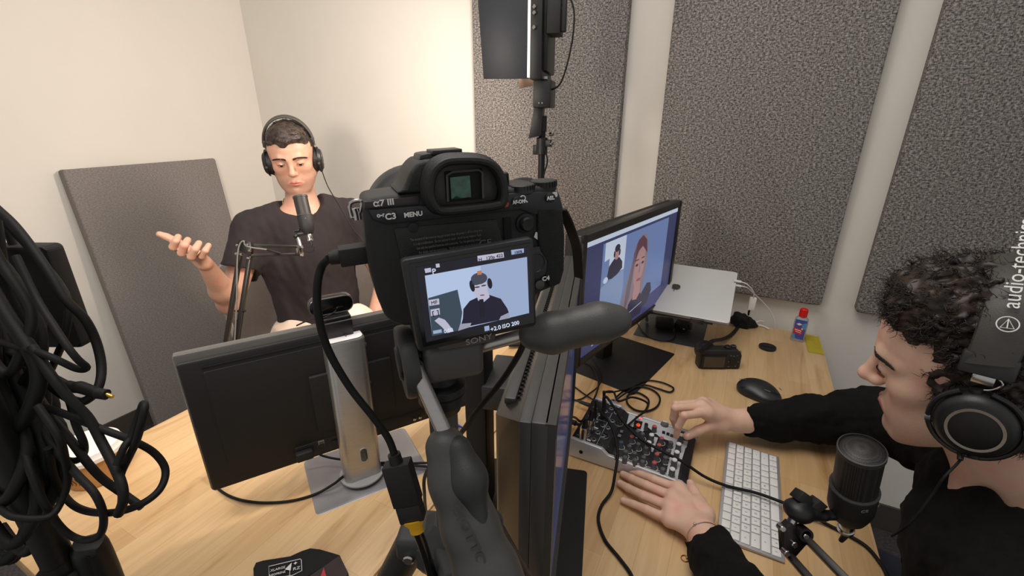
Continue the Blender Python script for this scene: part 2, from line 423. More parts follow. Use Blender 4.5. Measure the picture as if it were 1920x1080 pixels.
def desk(label, xa, xb):
    t = thing('desk', label, 'desk', Matrix.Translation(((xa+xb)/2, (Y0+Y1)/2, 0)), 'butcher block desks pushed together')
    w, d = xb-xa, Y1-Y0
    bm = nb(); box(bm, (0, 0, DZ-.019), (w-.002, d, .038), bev=.003); obj('desktop', bm, M_wood, t)
    for sx in (-1, 1):
        for sy in (-1, 1):
            bm = nb(); box(bm, (sx*(w/2-.06), sy*(d/2-.08), (DZ-.038)/2), (.05, .05, DZ-.038), bev=.003); obj('leg', bm, M_leg, t)
    bm = nb()
    for sx in (-1, 1): box(bm, (sx*(w/2-.06), 0, DZ-.06), (.03, d-.22, .04))
    for sy in (-1, 1): box(bm, (0, sy*(d/2-.08), DZ-.06), (w-.18, .03, .04))
    obj('frame', bm, M_leg, t); return t
desk('wooden desk on the left under the silver-stand monitor', X0, XM)
desk('wooden desk on the right under the mixer and keyboard', XM, X1)
# ============================================================ monitors
def img_poly(bm, pts, lay, mi, yo=-.0004):
    """flat coloured shape on a screen: x,z in the screen plane, stacked a hair apart"""
    vs = [bm.verts.new((x, yo-lay*.00012, z)) for x, z in pts]
    f = bm.faces.new(vs); f.material_index = mi
    if f.normal.y > 0: f.normal_flip()
def circ(cx, cz, rx, rz, n=20, a0=0, a1=360, tilt=0):
    out = []
    for k in range(n):
        a = R(a0+(a1-a0)*k/(n if a1-a0 == 360 else n-1)); x, z = rx*math.cos(a), rz*math.sin(a)
        out.append((cx+x*math.cos(tilt)-z*math.sin(tilt), cz+x*math.sin(tilt)+z*math.cos(tilt)))
    return out

# --- A: left monitor seen from behind, silver column stand. local x along width, -y toward the photographer
angA = math.atan2(.85, .53)
MA = Matrix.Translation((-.633, .549, DZ)) @ rotz(angA)
A = thing('computer_monitor', 'monitor seen from its dark back on a silver column stand', 'monitor', MA)
bm = nb(); prism(bm, rpoly(.170, .226, .012, 5), .009, bev=.0025)   # base slab
obj('stand_base', bm, mat('stand_base_grey', (140, 139, 142), .34, .4, var=.02), A, M=Matrix.Translation((0, -.006, .001)) @ Matrix.Rotation(PI/2, 4, 'Z') @ Matrix.Rotation(PI/2, 4, 'X') @ Matrix.Translation((0, -.009, 0)))
bm = nb(); lathe(bm, [(0, 0), (.044, 0), (.044, .003), (0, .003)], Matrix.Translation((-.012, -.030, .009))); obj('swivel_disc', bm, M_alu, A)
# column with its cable hole
def column_A():
    bm = nb(); h0, h1 = .012, .322
    prof = rpoly(.074, .044, .014, 5); hole_z = .075; n = len(prof)
    t = bmesh.new()
    levels = [h0, h1-.003, h1]
    rings = []
    for i, z in enumerate(levels):
        k = .94 if i == 2 else 1
        rings.append([t.verts.new((x*k*(1-.02*(z/h1)), y*k, z)) for x, y in prof])
    for A_, B_ in zip(rings, rings[1:]):
        for k in range(n): t.faces.new((A_[k], A_[(k+1) % n], B_[(k+1) % n], B_[k]))
    t.faces.new(list(reversed(rings[0]))); t.faces.new(rings[-1])
    merge(bm, t); return bm
col = obj('stand_column', column_A(), M_silver, A, M=Matrix.Translation((-.012, -.032, 0)))
bm = nb(); prism(bm, rpoly(.066, .037, .012, 5), .0012, bev=.0005); obj('column_top_glare', bm, mat('column_glare_white', (214, 213, 214), .35, var=.01), col, M=Matrix.Translation((0, 0, .3238)) @ Matrix.Rotation(PI/2, 4, 'X') @ Matrix.Translation((0, -.0012, 0)))  # thin pale slab painting in the light reflected off the column's top face
bm = nb(); prism(bm, rpoly(.017, .034, .008, 6), .0015, bev=.0004); prism(bm, rpoly(.013, .030, .0062, 6), .0018, mi=1)
obj('cable_hole', bm, [M_alu, mat('hole_shadow_grey', (58, 58, 60), .6, var=.05)], col, M=Matrix.Translation((.004, -.0234, .070)))
# panel body
wA, hA, zA = .520, .272, .210   # centre height above desk
xo = -.005
bm = nb(); box(bm, (xo, -.006, zA), (wA, .018, hA), bev=.004); obj('screen_housing', bm, mat('satin_grey_edge', (92, 90, 88), .4, .3, var=.03), A)
bm = nb(); box(bm, (xo, -.018, zA-.004), (wA-.006, .012, hA-.016), bev=.005); box(bm, (xo, -.0245, zA-.004), (wA-.07, .006, hA-.060), bev=.003)
box(bm, (xo, -.030, zA-.012), (.15, .010, .12), bev=.003)
obj('back_cover', bm, M_blackm, A)
bm = nb(); box(bm, (xo-.01, -.0275, zA+hA/2-.026), (wA-.09, .0012, .0045)); obj('cooling_slot', bm, mat('slot_black', (4, 4, 4), .8, var=.1), A)
bm = nb(); box(bm, (xo+.01, -.0265, zA-hA/2+.028), (.26, .004, .030), bev=.002)
for k in range(4): box(bm, (xo-.075+.028*k, -.0295, zA-hA/2+.030), (.014, .003, .008), mi=0)
obj('connector_bay', bm, mat('bay_black', (8, 8, 9), .5, var=.1), A)
bm = nb(); box(bm, (-.078, -.0290, zA-hA/2+.034), (.011, .0008, .016)); 
for k in range(3): box(bm, (-.078, -.0295, zA-hA/2+.038-.004*k), (.008, .0006, .0016), mi=1)
obj('label_sticker', bm, [mat('sticker_grey', (120, 118, 112), .6, var=.05), M_black], A)
bm = nb()
for k in range(2): lathe(bm, [(0, 0), (.0035, 0), (.0035, .004), (.0015, .0045), (0, .0045)], Matrix.Translation((.107+.012*k, -.029, zA-hA/2+.022)) @ Matrix.Rotation(PI/2, 4, 'X'), 12)
obj('audio_jack', bm, M_steel, A)
bm = nb(); img_poly(bm, [(-.25, zA-.12), (.235, zA-.12), (.235, zA+.125), (-.25, zA+.125)], 0, 0); obj('screen', bm, emis('pale_screen_glow', (120, 140, 180), .8), A, smooth=0, M=Matrix.Translation((0, .0036, 0)) @ Matrix.Diagonal((1, -1, 1, 1)))

# power/video leads of monitor A (top-level cables)
def cable(name, label, pts, r, m=None, n=10, seg=8, cat='cable', group=None, extra=None):
    bm = nb(); tube(bm, pts, r, seg, n)
    if extra: extra(bm)
    return tag(obj(name, bm, m or M_cable, smooth=60), label, cat, group)
def on(px, py, h=.004): return at(px, py, z=DZ+h)
def A_(x, y, z): return MA @ V((x, y, z))
cable('video_cable', 'black lead looping from the back of the silver-stand monitor round its left corner', 
      [A_(-.262, -.012, .10), on(386, 868, .03), on(397, 903), on(430, 930), on(480, 942), on(540, 940), on(590, 927), on(625, 908, .012), on(652, 888, .014), on(700, 868, .014), on(790, 874, .012), on(860, 880)], .0026)
cable('power_cable', 'black cord dropping from the connector bay behind the silver stand', 
      [A_(-.11, -.032, .092), on(583, 832, .045), on(592, 848, .03), on(618, 858, .016), on(660, 864, .013), on(720, 872, .013), on(795, 868, .012), on(870, 872)], .0024)
bm = nb(); box(bm, A_(-.11, -.035, .100), (.030, .014, .018), rot=rotz(angA).to_3x3(), bev=.003)
tag(obj('video_plug', bm, M_blackm), 'black plug pushed into the connector bay of the left monitor', 'plug')

# --- C: near monitor seen edge-on. local x along width (near end = -x), screen faces -y (toward +X world)
dC = V((-.2786, .9604, 0)); nearC = V((-.126, .330, 0)); wC, hC, topC = .56, .36, 1.17
MC = frame(nearC+dC*wC/2+V((0, 0, DZ)), x=dC, z=(0, 0, 1))
C_ = thing('computer_monitor', 'thick black monitor seen edge-on from its near end', 'monitor', MC, 'desk monitors facing the man in the black sweater')
zc = topC-DZ-hC/2
M_monC = mat('monitor_charcoal', (58, 57, 55), .42, var=.06, bump=.1, bscale=900)
bm = nb(); box(bm, (0, .011, zc), (wC, .018, hC), bev=.0025)
for sz in (-1, 1): box(bm, (0, .001, zc+sz*(hC/2-.009)), (wC-.0005, .010, .018))
for sx in (-1, 1): box(bm, (sx*(wC/2-.0092), .001, zc), (.018, .010, hC-.0005))
obj('front_bezel', bm, M_monC, C_)
bm = nb(); box(bm, (0, .0255, zc), (wC-.001, .012, hC-.002), bev=.0015); obj('side_band', bm, M_monC, C_)
bm = nb(); t0_ = bmesh.new(); rg = []
for yy, k in ((.030, 0), (.056, .020), (.060, .026)): rg.append([t0_.verts.new((sx*(wC/2-.001-k), yy, zc+sz*(hC/2-.002-k*.5))) for sx, sz in ((-1, -1), (1, -1), (1, 1), (-1, 1))])
for A1, B1 in zip(rg, rg[1:]):
    for k in range(4): t0_.faces.new((A1[k], A1[(k+1) % 4], B1[(k+1) % 4], B1[k]))
t0_.faces.new(rg[0]); t0_.faces.new(rg[-1]); bmesh.ops.recalc_face_normals(t0_, faces=t0_.faces[:]); merge(bm, t0_)
box(bm, (0, .070, zc-.03), (.22, .030, .16), bev=.006)
obj('back_housing', bm, mat('monitor_back_satin', (34, 31, 29), .26, var=.06), C_, smooth=20)
bm = nb(); box(bm, (0, .0475, zc+hC/2-.006), (wC-.075, .012, .008), bev=.0015); obj('top_ridge', bm, M_monC, C_)
bm = nb()
for k in range(60): box(bm, (-wC/2+.045+.0080*k, .0395, zc+hC/2-.0042), (.0030, .0022, .0030))
obj('vent_slots', bm, mat('slot_black', (4, 4, 4), .8, var=.1), C_)
bm = nb(); box(bm, (0, .0028, zc), (wC-.034, .002, hC-.034)); obj('screen', bm, [mat('lit_panel_glass', (8, 8, 12), .12, emit=(70, 74, 112), estr=.32)], C_)
bm = nb(); box(bm, (.01, .150, (zc+.10)/2+.010), (.062, .036, zc+.10), bev=.004); obj('stand_column', bm, M_blackm, C_)
bm = nb(); box(bm, (.03, .108, zc+.02), (.11, .060, .045), bev=.004); obj('mounting_arm', bm, M_dgrey, C_)
bm = nb(); prism(bm, rpoly(.30, .21, .010, 4), .010, bev=.003); obj('stand_base', bm, M_blackm, C_, M=Matrix.Translation((-.005, .060, .0005)) @ Matrix.Rotation(PI/2, 4, 'X') @ Matrix.Translation((0, -.010, 0)))

# --- B: far monitor with the video call. screen faces -y local
wB, hB = .595, .338; aB = 1.352
MB_ = Matrix.Translation((-.243, 1.236, DZ)) @ rotz(aB)
Bm = thing('computer_monitor', 'black monitor showing a video call with a long-haired woman', 'monitor', MB_, 'desk monitors facing the man in the black sweater')
zb = 1.022-DZ
M_monB = mat('monitor_black', (34, 33, 32), .35, var=.06, bump=.08, bscale=900)
bz = .019
bm = nb(); box(bm, (0, .012, zb), (wB, .024, hB), bev=.0025)
for sz in (-1, 1): box(bm, (0, -.002, zb+sz*(hB/2-bz/2)), (wB, .006, bz), bev=.002)
for sx in (-1, 1): box(bm, (sx*(wB/2-bz/2), -.002, zb), (bz, .006, hB), bev=.002)
obj('front_bezel', bm, M_monB, Bm)
bm = nb(); box(bm, (0, .034, zb), (wB-.004, .024, hB-.006), bev=.003); box(bm, (0, .053, zb-.02), (.30, .02, .18), bev=.008); obj('back_housing', bm, M_blackm, Bm)
bm = nb(); box(bm, (0, .074, zb*.5+.02), (.06, .03, zb+.05), bev=.004); obj('stand_column', bm, M_blackm, Bm)
bm = nb(); prism(bm, rpoly(.30, .20, .010, 4), .012, bev=.003); obj('stand_base', bm, M_blackm, Bm, M=Matrix.Translation((.0, .0, .0005)) @ Matrix.Rotation(PI/2, 4, 'X') @ Matrix.Translation((0, -.012, 0)))
bm = nb(); box(bm, (wB/2-.035, -.0053, zb-hB/2+.009), (.004, .0006, .004)); obj('power_button', bm, M_print, Bm)
# picture on the screen (u right 0..1, v up 0..1)
SW, SH = wB-2*bz, hB-2*bz
def uv(u, v): return ((u-.5)*SW, zb+(v-.5)*SH)
def P(bm, pts, lay, mi): img_poly(bm, [uv(u, v) for u, v in pts], lay, mi)
def el(cx, cy, rx, ry, tilt=0, n=22):
    return [(cx+(rx*math.cos(a)*math.cos(tilt)-ry*math.sin(a)*math.sin(tilt)), cy+(rx*math.cos(a)*math.sin(tilt)+ry*math.sin(a)*math.cos(tilt))*1.0) for a in [2*PI*k/n for k in range(n)]]
cols = [(62, 66, 102), (120, 146, 196), (150, 172, 214), (112, 132, 178), (138, 122, 132), (176, 134, 134), (58, 54, 76), (200, 212, 230), (50, 48, 68), (96, 66, 74), (112, 98, 112), (70, 70, 116), (146, 84, 92), (136, 154, 190)]
ms = [emis('call_colour_%d' % i, c, .62) for i, c in enumerate(cols)]
bm = nb()
P(bm, [(0, 0), (1, 0), (1, 1), (0, 1)], 0, 0)
P(bm, [(0, .955), (1, .955), (1, 1), (0, 1)], 1, 7)              # menu bar
P(bm, [(.15, .03), (.88, .03), (.88, .93), (.15, .93)], 1, 3)       # call picture
P(bm, [(.15, .30), (.88, .30), (.88, .60), (.15, .60)], 2, 1 if False else 3)
P(bm, [(.55, .45), (.88, .40), (.88, .93), (.60, .93)], 2, 3)
P(bm, [(.15, .03), (.34, .03), (.38, .45), (.37, .62), (.15, .55)], 3, 13)
P(bm, [(0.0, .0), (.88, 0), (.88, .20), (.60, .155), (.30, .03), (0.0, .0)], 2, 11)
# small self view, upper left
P(bm, [(.17, .62), (.37, .62), (.37, .93), (.17, .93)], 4, 7); P(bm, [(.155, .60), (.215, .60), (.215, .78), (.165, .77)], 5, 3)
P(bm, [(.20, .60), (.215, .71), (.26, .76), (.31, .755), (.345, .70), (.35, .64), (.30, .60), (.25, .585)], 6, 8)
P(bm, el(.283, .80, .024, .058), 7, 5); P(bm, el(.285, .845, .026, .034), 8, 8); P(bm, el(.258, .80, .008, .03), 9, 8); P(bm, el(.309, .80, .008, .03), 9, 8)
P(bm, el(.19, .60, .022, .028), 8, 7)
# woman: hair, neck, face, dark jacket
P(bm, [(.36, .03), (.35, .16), (.40, .40), (.455, .62), (.50, .80), (.545, .87), (.60, .86), (.635, .76), (.64, .58), (.625, .38), (.61, .20), (.60, .06)], 4, 4)
P(bm, [(.60, .24), (.67, .33), (.72, .31), (.74, .22), (.70, .10), (.60, .08)], 4, 6)
P(bm, [(.43, .03), (.46, .22), (.53, .30), (.60, .26), (.64, .12), (.62, .03)], 6, 6)
P(bm, [(.36, .03), (.37, .17), (.42, .20), (.455, .10), (.45, .03)], 7, 5)
P(bm, [(.50, .24), (.51, .40), (.58, .40), (.585, .27), (.55, .22)], 7, 5)
P(bm, el(.548, .555, .058, .190, -.10), 8, 5)
P(bm, [(.475, .60), (.47, .72), (.51, .83), (.56, .86), (.61, .80), (.63, .66), (.605, .70), (.565, .755), (.52, .72), (.49, .62)], 9, 9)
P(bm, [(.455, .60), (.47, .72), (.50, .82), (.485, .60), (.46, .30), (.40, .12), (.42, .40)], 9, 10)
for cx in (.515, .583): P(bm, el(cx, .585, .016, .013), 10, 6); P(bm, el(cx, .635, .022, .007), 10, 9)
P(bm, [(.545, .60), (.553, .60), (.565, .50), (.54, .50)], 10, 4)
P(bm, el(.552, .425, .026, .014), 10, 12)
P(bm, [(.10, .045), (.62, .15), (.62, .156), (.10, .052)], 11, 7)
img = obj('screen', bm, ms, Bm, smooth=0)
# ============================================================ the mirrorless camera on its tripod
def loc(M, px, py, y=0.0):
    """local point of frame M on its plane y=const that lies behind a pixel"""
    Mi = M.inverted(); o = Mi @ CAM; d = (Mi.to_3x3() @ ray(px, py)); k = (y-o.y)/d.y
    return o+d*k
MS = Matrix.Translation(at(875, 485, t=.272)) @ rotz(R(48.5)) @ Matrix.Rotation(-.05, 4, 'Y')
S = thing('mirrorless_camera', 'large black camera on the tripod with its lit screen tilted out', 'camera', MS)
def L2(px, py, y=0): p = loc(MS, px, py, y); return (p.x, p.z)
M_cam = mat('camera_magnesium_black', (23, 23, 24), .5, bump=.35, bscale=2600, var=.1)
M_cam2 = mat('camera_smooth_black', (30, 31, 34), .42, bump=.1, bscale=2000)
M_grip = mat('camera_leatherette', (17, 17, 18), .7, bump=.9, bscale=2200)
out = [L2(*p) for p in ((681, 377), (700, 371), (790, 359), (880, 352), (960, 352), (1005, 349), (1036, 350), (1048, 362), (1057, 398), (1059, 440), (1057, 500), (1052, 526), (1036, 540), (1008, 552), (1000, 575), (985, 592), (880, 606), (758, 613), (736, 606), (722, 594), (706, 555), (692, 500), (684, 440))]
bm = nb(); prism(bm, [(x, z) for x, z in out], .034, bev=.0028, seg=3); obj('camera_body', bm, M_cam, S)
# sloping rear shoulder strip with the buttons
bm = nb(); sh = [L2(*p) for p in ((690, 393), (800, 384), (880, 372), (960, 362), (1045, 358), (1053, 385), (1054, 398), (1000, 402), (975, 392), (900, 401), (800, 412), (725, 420), (700, 412))]
prism(bm, sh, .006, M=Matrix.Translation((0, -.0016, 0)), bev=.0007); obj('button_strip', bm, M_cam2, S)
bm = nb(); tp = [L2(*p) for p in ((683, 378), (786, 366), (786, 383), (683, 392))]
prism(bm, tp, .004, M=Matrix.Translation((0, -.0008, 0)), bev=.0005); obj('name_plate', bm, mat('name_plate_brown', (40, 33, 31), .4, var=.05), S)
# viewfinder hump
hp = [L2(*p) for p in ((742, 364), (757, 352), (768, 322), (783, 304), (795, 300), (880, 291), (905, 296), (925, 315), (946, 336), (952, 354))]
bm = nb(); prism(bm, hp, .034, M=Matrix.Translation((0, -.001, 0)), bev=.0022, seg=3)
obj('viewfinder_hump', bm, M_cam, S)
bm = nb(); hs = [L2(*p) for p in ((789, 303), (791, 292), (805, 289), (868, 285), (873, 296), (875, 300))]
prism(bm, hs, .020, M=Matrix.Translation((0, .004, 0)), bev=.0008)
a, b = L2(812, 291), L2(868, 287); prism(bm, [a, b, (b[0], b[1]+.0022), (a[0], a[1]+.0022)], .016, M=Matrix.Translation((0, .001, 0)), bev=.0004)
obj('hot_shoe', bm, M_cam2, S)
# rubber eyecup
ec = [L2(*p) for p in ((806, 378), (799, 360), (799, 338), (806, 316), (824, 301), (850, 297), (890, 298), (915, 308), (930, 330), (935, 356), (932, 374), (918, 381), (860, 388), (820, 390))]
bm = nb()
for yy, rr, k in ((-.002, .0038, 1.03), (-.005, .0036, 1.015), (-.008, .0034, 1.0), (-.0105, .0030, .985)):
    cx = sum(p[0] for p in ec)/len(ec); cz = sum(p[1] for p in ec)/len(ec)
    tube(bm, [((x-cx)*k+cx, yy, (z-cz)*k+cz) for x, z in ec], rr*.8, 10, 5, closed=True)
obj('eyecup', bm, M_rubber, S)
bm = nb(); cin = [((x-cx)*.90+cx, (z-cz)*.88+cz) for x, z in ec]; prism(bm, cin, .003, M=Matrix.Translation((0, -.0045, 0)), bev=.0004)
ew = obj('viewfinder_surround', bm, mat('viewfinder_grey', (58, 56, 52), .55, var=.05, bump=.1), S)
bm = nb(); wi = [L2(*p) for p in ((829, 320), (899, 314), (903, 370), (833, 376))]; prism(bm, wi, .002, M=Matrix.Translation((0, -.0056, 0)), bev=.0006)
obj('window_frame', bm, mat('slot_black', (4, 4, 4), .8, var=.1), ew)
bm = nb(); tube(bm, [(x, -.0072, z) for x, z in [L2(*p) for p in ((834, 374), (832, 326), (842, 320), (890, 316), (897, 321), (899, 368))]], .0007, 6, 3, smooth=False)
obj('window_rim', bm, M_grey, ew)
m = mat('coated_green_eyepiece', (6, 40, 34), .06, rgb2=(24, 104, 80), vscale=160, spec=.8); bm = nb(); gi = [L2(*p) for p in ((838, 330), (875, 326), (878, 367), (841, 371))]; prism(bm, gi, .002, M=Matrix.Translation((0, -.0066, 0)), bev=.0004); obj('eyepiece_glass', bm, m, ew)
# dials on the top plate
def dial(name, px0, py0, px1, py1, y, depthr=None, teeth=26, m=None):
    a, b = L2(px0, py0, y), L2(px1, py1, y); w = abs(b[0]-a[0])/2; zc_ = min(a[1], b[1]); h = abs(b[1]-a[1]); x = (a[0]+b[0])/2
    bm = nb(); cyl(bm, (x, y, zc_-.002), (x, y, zc_+h), w, w*.96, 32, bev=.0005)
    for k in range(teeth):
        q = 2*PI*k/teeth; box(bm, (x+w*math.cos(q), y+w*math.sin(q), zc_+h*.5), (.0007, .0007, h*.8), rot=Matrix.Rotation(q, 3, 'Z'))
    return obj(name, bm, m or M_cam2, S)
dial('control_dial', 953, 358, 1001, 342, .006); dial('exposure_dial', 996, 353, 1041, 335, .008, m=M_cam)
dial('mode_dial', 936, 352, 952, 322, .012, teeth=14)
bm = nb(); a = L2(939, 378)
cyl(bm, (a[0], -.0002, a[1]), (a[0], -.0080, a[1]), .0036, .0032, 20, bev=.0004); cyl(bm, (a[0], -.004, a[1]), (a[0], -.0090, a[1]), .0018, .0017, 16, mi=1)
obj('record_button', bm, [M_cam, mat('record_red', (150, 52, 38), .4, var=.05)], S)
def btn(name, px, py, w, h, y=-.0016, m=None):
    a = L2(px, py); bm = nb(); prism(bm, rpoly(w, h, min(w, h)*.49, 5, a[0], a[1]), .0018, M=Matrix.Translation((0, y-.0014, 0)), bev=.0003); return obj(name, bm, m or M_cam, S)
btn('button', 731, 404, .0066, .0062); btn('button', 773, 400, .0094, .0056); btn('button', 968, 377, .0070, .0058); btn('button', 1029, 370, .0064, .0056)
btn('trash_button', 1011, 533, .0066, .0062, 0, M_grey)
a = L2(984, 418); bm = nb(); lathe(bm, [(0, 0), (.0062, 0), (.0060, .001), (.0046, .0014), (.0044, .0040), (.0036, .0052), (0, .0046)], Matrix.Translation((a[0], -.0002, a[1])) @ Matrix.Rotation(PI/2, 4, 'X')); obj('joystick', bm, M_rubber, S)
a = L2(1003, 492); bm = nb(); lathe(bm, [(0, 0), (.0110, 0), (.0108, .0012), (.0062, .0016), (.0058, .0010), (0, .0010)], Matrix.Translation((a[0], -.0002, a[1])) @ Matrix.Rotation(PI/2, 4, 'X'))
for k in range(40):
    q = 2*PI*k/40; box(bm, (a[0]+.0105*math.cos(q), -.0013, a[1]+.0105*math.sin(q)), (.0006, .0006, .0006))
obj('control_wheel', bm, M_cam2, S)
# thumb rest, screen recess, hinge slot
bm = nb(); tg = [L2(*p) for p in ((1006, 392), (1040, 392), (1053, 402), (1056, 440), (1055, 505), (1048, 530), (1030, 538), (1020, 520), (1024, 490), (1012, 470), (1007, 450))]
prism(bm, tg, .004, M=Matrix.Translation((0, -.0022, 0)), bev=.0010, seg=3); obj('thumb_grip', bm, M_grip, S)
bm = nb(); rp_ = [L2(*p) for p in ((738, 428), (930, 411), (955, 500), (770, 560))]; prism(bm, rp_, .001, M=Matrix.Translation((0, -.0008, 0)), bev=.0003)
obj('screen_recess', bm, mat('camera_recess_black', (19, 19, 20), .5, bump=.2, bscale=1500), S)
bm = nb(); hpx = [L2(*p) for p in ((943, 408), (957, 407), (960, 470), (946, 472))]; prism(bm, hpx, .001, M=Matrix.Translation((0, -.0012, 0)))
obj('hinge_slot', bm, mat('slot_black', (4, 4, 4), .8, var=.1), S)
a = L2(774, 426); bm = nb(); lathe(bm, [(0, 0), (.0028, 0), (.0028, .0006), (.0022, .0008), (0, .0006)], Matrix.Translation((a[0], -.0008, a[1])) @ Matrix.Rotation(PI/2, 4, 'X'), 16); obj('screw', bm, M_cam, S)
# right-hand front grip and lens (away from the photographer)
s = SDF(); gx = L2(1040, 440)[0]
s.cap((gx-.006, .040, .022), (gx-.004, .042, -.024), .015, .014, k=.01).cap((gx-.004, .030, .024), (gx-.004, .030, -.026), .013, .013, k=.01)
obj('hand_grip', s.bm(.0016), M_grip, S)
cx_, cz_ = L2(800, 478)
bm = nb(); lathe(bm, [(0, 0), (.030, 0), (.031, .004), (.033, .008), (.034, .030), (.035, .032), (.035, .050), (.037, .054), (.037, .078), (.034, .080), (.031, .078), (.029, .070), (.012, .066), (0, .065)], Matrix.Translation((cx_+.012, .032, cz_+.003)) @ Matrix.Rotation(-PI/2, 4, 'X'), 48); obj('lens', bm, M_cam2, S)
# strap lug and strap
bm = nb(); q = [loc(MS, *p, .010) for p in ((657, 398), (656, 384), (663, 378), (675, 377), (678, 384), (672, 404), (662, 408))]
tube(bm, q, .0011, 8, 4, closed=True); q2 = [loc(MS, *p, .010) for p in ((664, 391), (667, 400), (669, 412))]; tube(bm, q2, .0017, 8, 4)
tube(bm, [p+V((.0016, 0, 0)) for p in q2], .0012, 8, 4)
obj('strap_ring', bm, M_steel, S)
bm = nb(); q = [loc(MS, 1052, 392, .012), loc(MS, 1062, 410, .016), loc(MS, 1073, 438, .022), loc(MS, 1082, 470, .034), loc(MS, 1085, 520, .05)]; tube(bm, q, .002, flat=(.0075, .0014), n=5); obj('neck_strap', bm, M_cable, S)
# printing
def TS(px, py, yo=-.0034, ang=0, M0=MS, y=0):
    p = loc(M0, px, py, y); return Matrix.Translation((p.x, yo, p.z)) @ Matrix.Rotation(PI/2, 4, 'X') @ Matrix.Rotation(ang, 4, 'Z')
a_ = -.0
for it_ in [('α7 III', .0044, TS(719, 380, -.0011), 1.15), ('C3', .0045, TS(731, 404), 1.1), ('MENU', .0035, TS(773, 400), 1.05), ('AF-ON', .0029, TS(969, 377), .9), ('AEL', .0030, TS(1028, 370), 1.0), ('C4', .0040, TS(1020, 520, -.0028), 1.1), ('o-n', .0034, TS(714, 402, -.0019), 1.0)]: texts('lettering', [it_], M_print, S, offset=.00012)
bm = nb()
p = L2(978, 371); tube(bm, [(p[0]+.0016*math.cos(q), -.0019, p[1]+.0016*math.sin(q)) for q in [k*PI/4 for k in range(8)]], .0004, 6, 2, closed=True); tube(bm, [(p[0]+.0012, -.0019, p[1]-.0012), (p[0]+.0028, -.0019, p[1]-.0026)], .0005, 6, smooth=False)
p = L2(1038, 364); prism(bm, rpoly(.0034, .0030, .0005, 2, p[0], p[1]), .0002, M=Matrix.Translation((0, -.0019, 0)))
p = L2(1000, 444); prism(bm, [(p[0], p[1]), (p[0]+.0024, p[1]-.002), (p[0]+.0024, p[1]+.0028), (p[0]+.0012, p[1]+.003)], .0002, M=Matrix.Translation((0, -.0010, 0)))
obj('button_symbols', bm, M_print, S, smooth=0)
wl = ['The contents of the memory may get erased when the power is off for a long time.', 'It is not a malfunction.  Do not expose to water.  Avoid strong magnetic fields.', 'Use only the specified batteries and accessories.  See the operating manual.', 'For details read the instructions.   Model and ratings are on the bottom.']
items = []
for i, w_ in enumerate(wl): items.append((w_, .0021, TS(838+2*i, 440+8.2*i, -.0010) , .60))
items.append(('CE', .0056, TS(909, 455, -.0010), 1.2))
texts('warning_text', items, M_gprint, S)

# the tilted-out screen
ML = Matrix.Translation(at(877, 553, t=.2485)) @ rotz(R(48.5)) @ Matrix.Rotation(-.085, 4, 'Y')
MLl = MS.inverted() @ ML
def L3(px, py, y=0): p = loc(ML, px, py, y); return (p.x, p.z)
q = [L3(*p) for p in ((752, 489), (1000, 446), (1006, 611), (785, 661))]
def rounded(poly, k=.08):
    o = []; n = len(poly)
    for i in range(n):
        a, b, c = V(poly[i-1]), V(poly[i]), V(poly[(i+1) % n])
        o.append(tuple(b+(a-b)*k)); o.append(tuple(b+((a-b)+(c-b))*k*.28)); o.append(tuple(b+(c-b)*k))
    return o
bm = nb(); prism(bm, rounded(q, .03), .006, bev=.0008); sc = obj('tilting_screen', bm, M_cam2, S, M=MLl)
bm = nb(); q2 = [L3(*p, 0) for p in ((766, 495), (996, 455), (1001, 604), (794, 650))]; prism(bm, q2, .0006, M=Matrix.Translation((0, -.0005, 0)))
obj('screen_glass', bm, M_glassb, sc)
ecol = [(172, 190, 220), (58, 72, 84), (34, 32, 48), (150, 152, 168), (66, 70, 84), (182, 180, 200), (186, 120, 70), (30, 30, 38), (150, 166, 198), (120, 90, 96)]
em = [emis('lcd_colour_%d' % i, c, .85) for i, c in enumerate(ecol)]
bm = nb()
def LP(pts, lay, mi):
    vs = []
    for p in pts: x, z = L3(*p); vs.append(bm.verts.new((x, -.0007-lay*.00008, z)))
    f = bm.faces.new(vs); f.material_index = mi
    if f.normal.y > 0: f.normal_flip()
LP([(779, 500), (991, 462), (997, 592), (799, 641)], 0, 7)
LP([(796, 516), (987, 481), (991, 586), (810, 629)], 1, 0)
LP([(900, 497), (987, 481), (991, 586), (925, 600), (903, 540)], 2, 8)           # back wall tone
LP([(802, 558), (857, 542), (866, 585), (861, 618), (810, 629)], 2, 1)      # leaning panel
LP([(867, 596), (868, 578), (880, 563), (893, 557), (917, 552), (938, 559), (950, 577), (953, 585), (938, 592), (935, 599), (862, 614)], 3, 2)   # shirt
LP([(862, 606), (883, 604), (880, 612), (858, 619)], 4, 3); LP([(938, 592), (953, 586), (955, 595), (936, 599)], 4, 3)
LP([(814, 600), (822, 594), (833, 598), (840, 606), (850, 620), (838, 623), (828, 612)], 4, 5)    # raised hand
def LE(cx, cy, rx, ry, lay, mi, tilt=0): LP([(cx+rx*math.cos(t)*math.cos(tilt)-ry*math.sin(t)*math.sin(tilt), cy+rx*math.cos(t)*math.sin(tilt)+ry*math.sin(t)*math.cos(tilt)) for t in [k*PI/9 for k in range(18)]], lay, mi)
LP([(893, 550), (914, 545), (917, 556), (905, 566), (895, 562)], 4, 5)
LE(899, 539, 14, 21, 5, 5, -.15); LE(897, 521, 15.5, 11, 6, 4, -.15); LE(893, 527, 10, 6, 7, 4, -.3); LE(884, 535, 4.5, 11, 7, 7, -.25); LE(917, 530, 4.5, 10, 7, 7, -.15)
LE(893.5, 537, 5, 1.5, 7, 4, -.15); LE(905.5, 534, 5, 1.5, 7, 4, -.2); LE(903, 552, 4.5, 1.3, 7, 9, -.1)
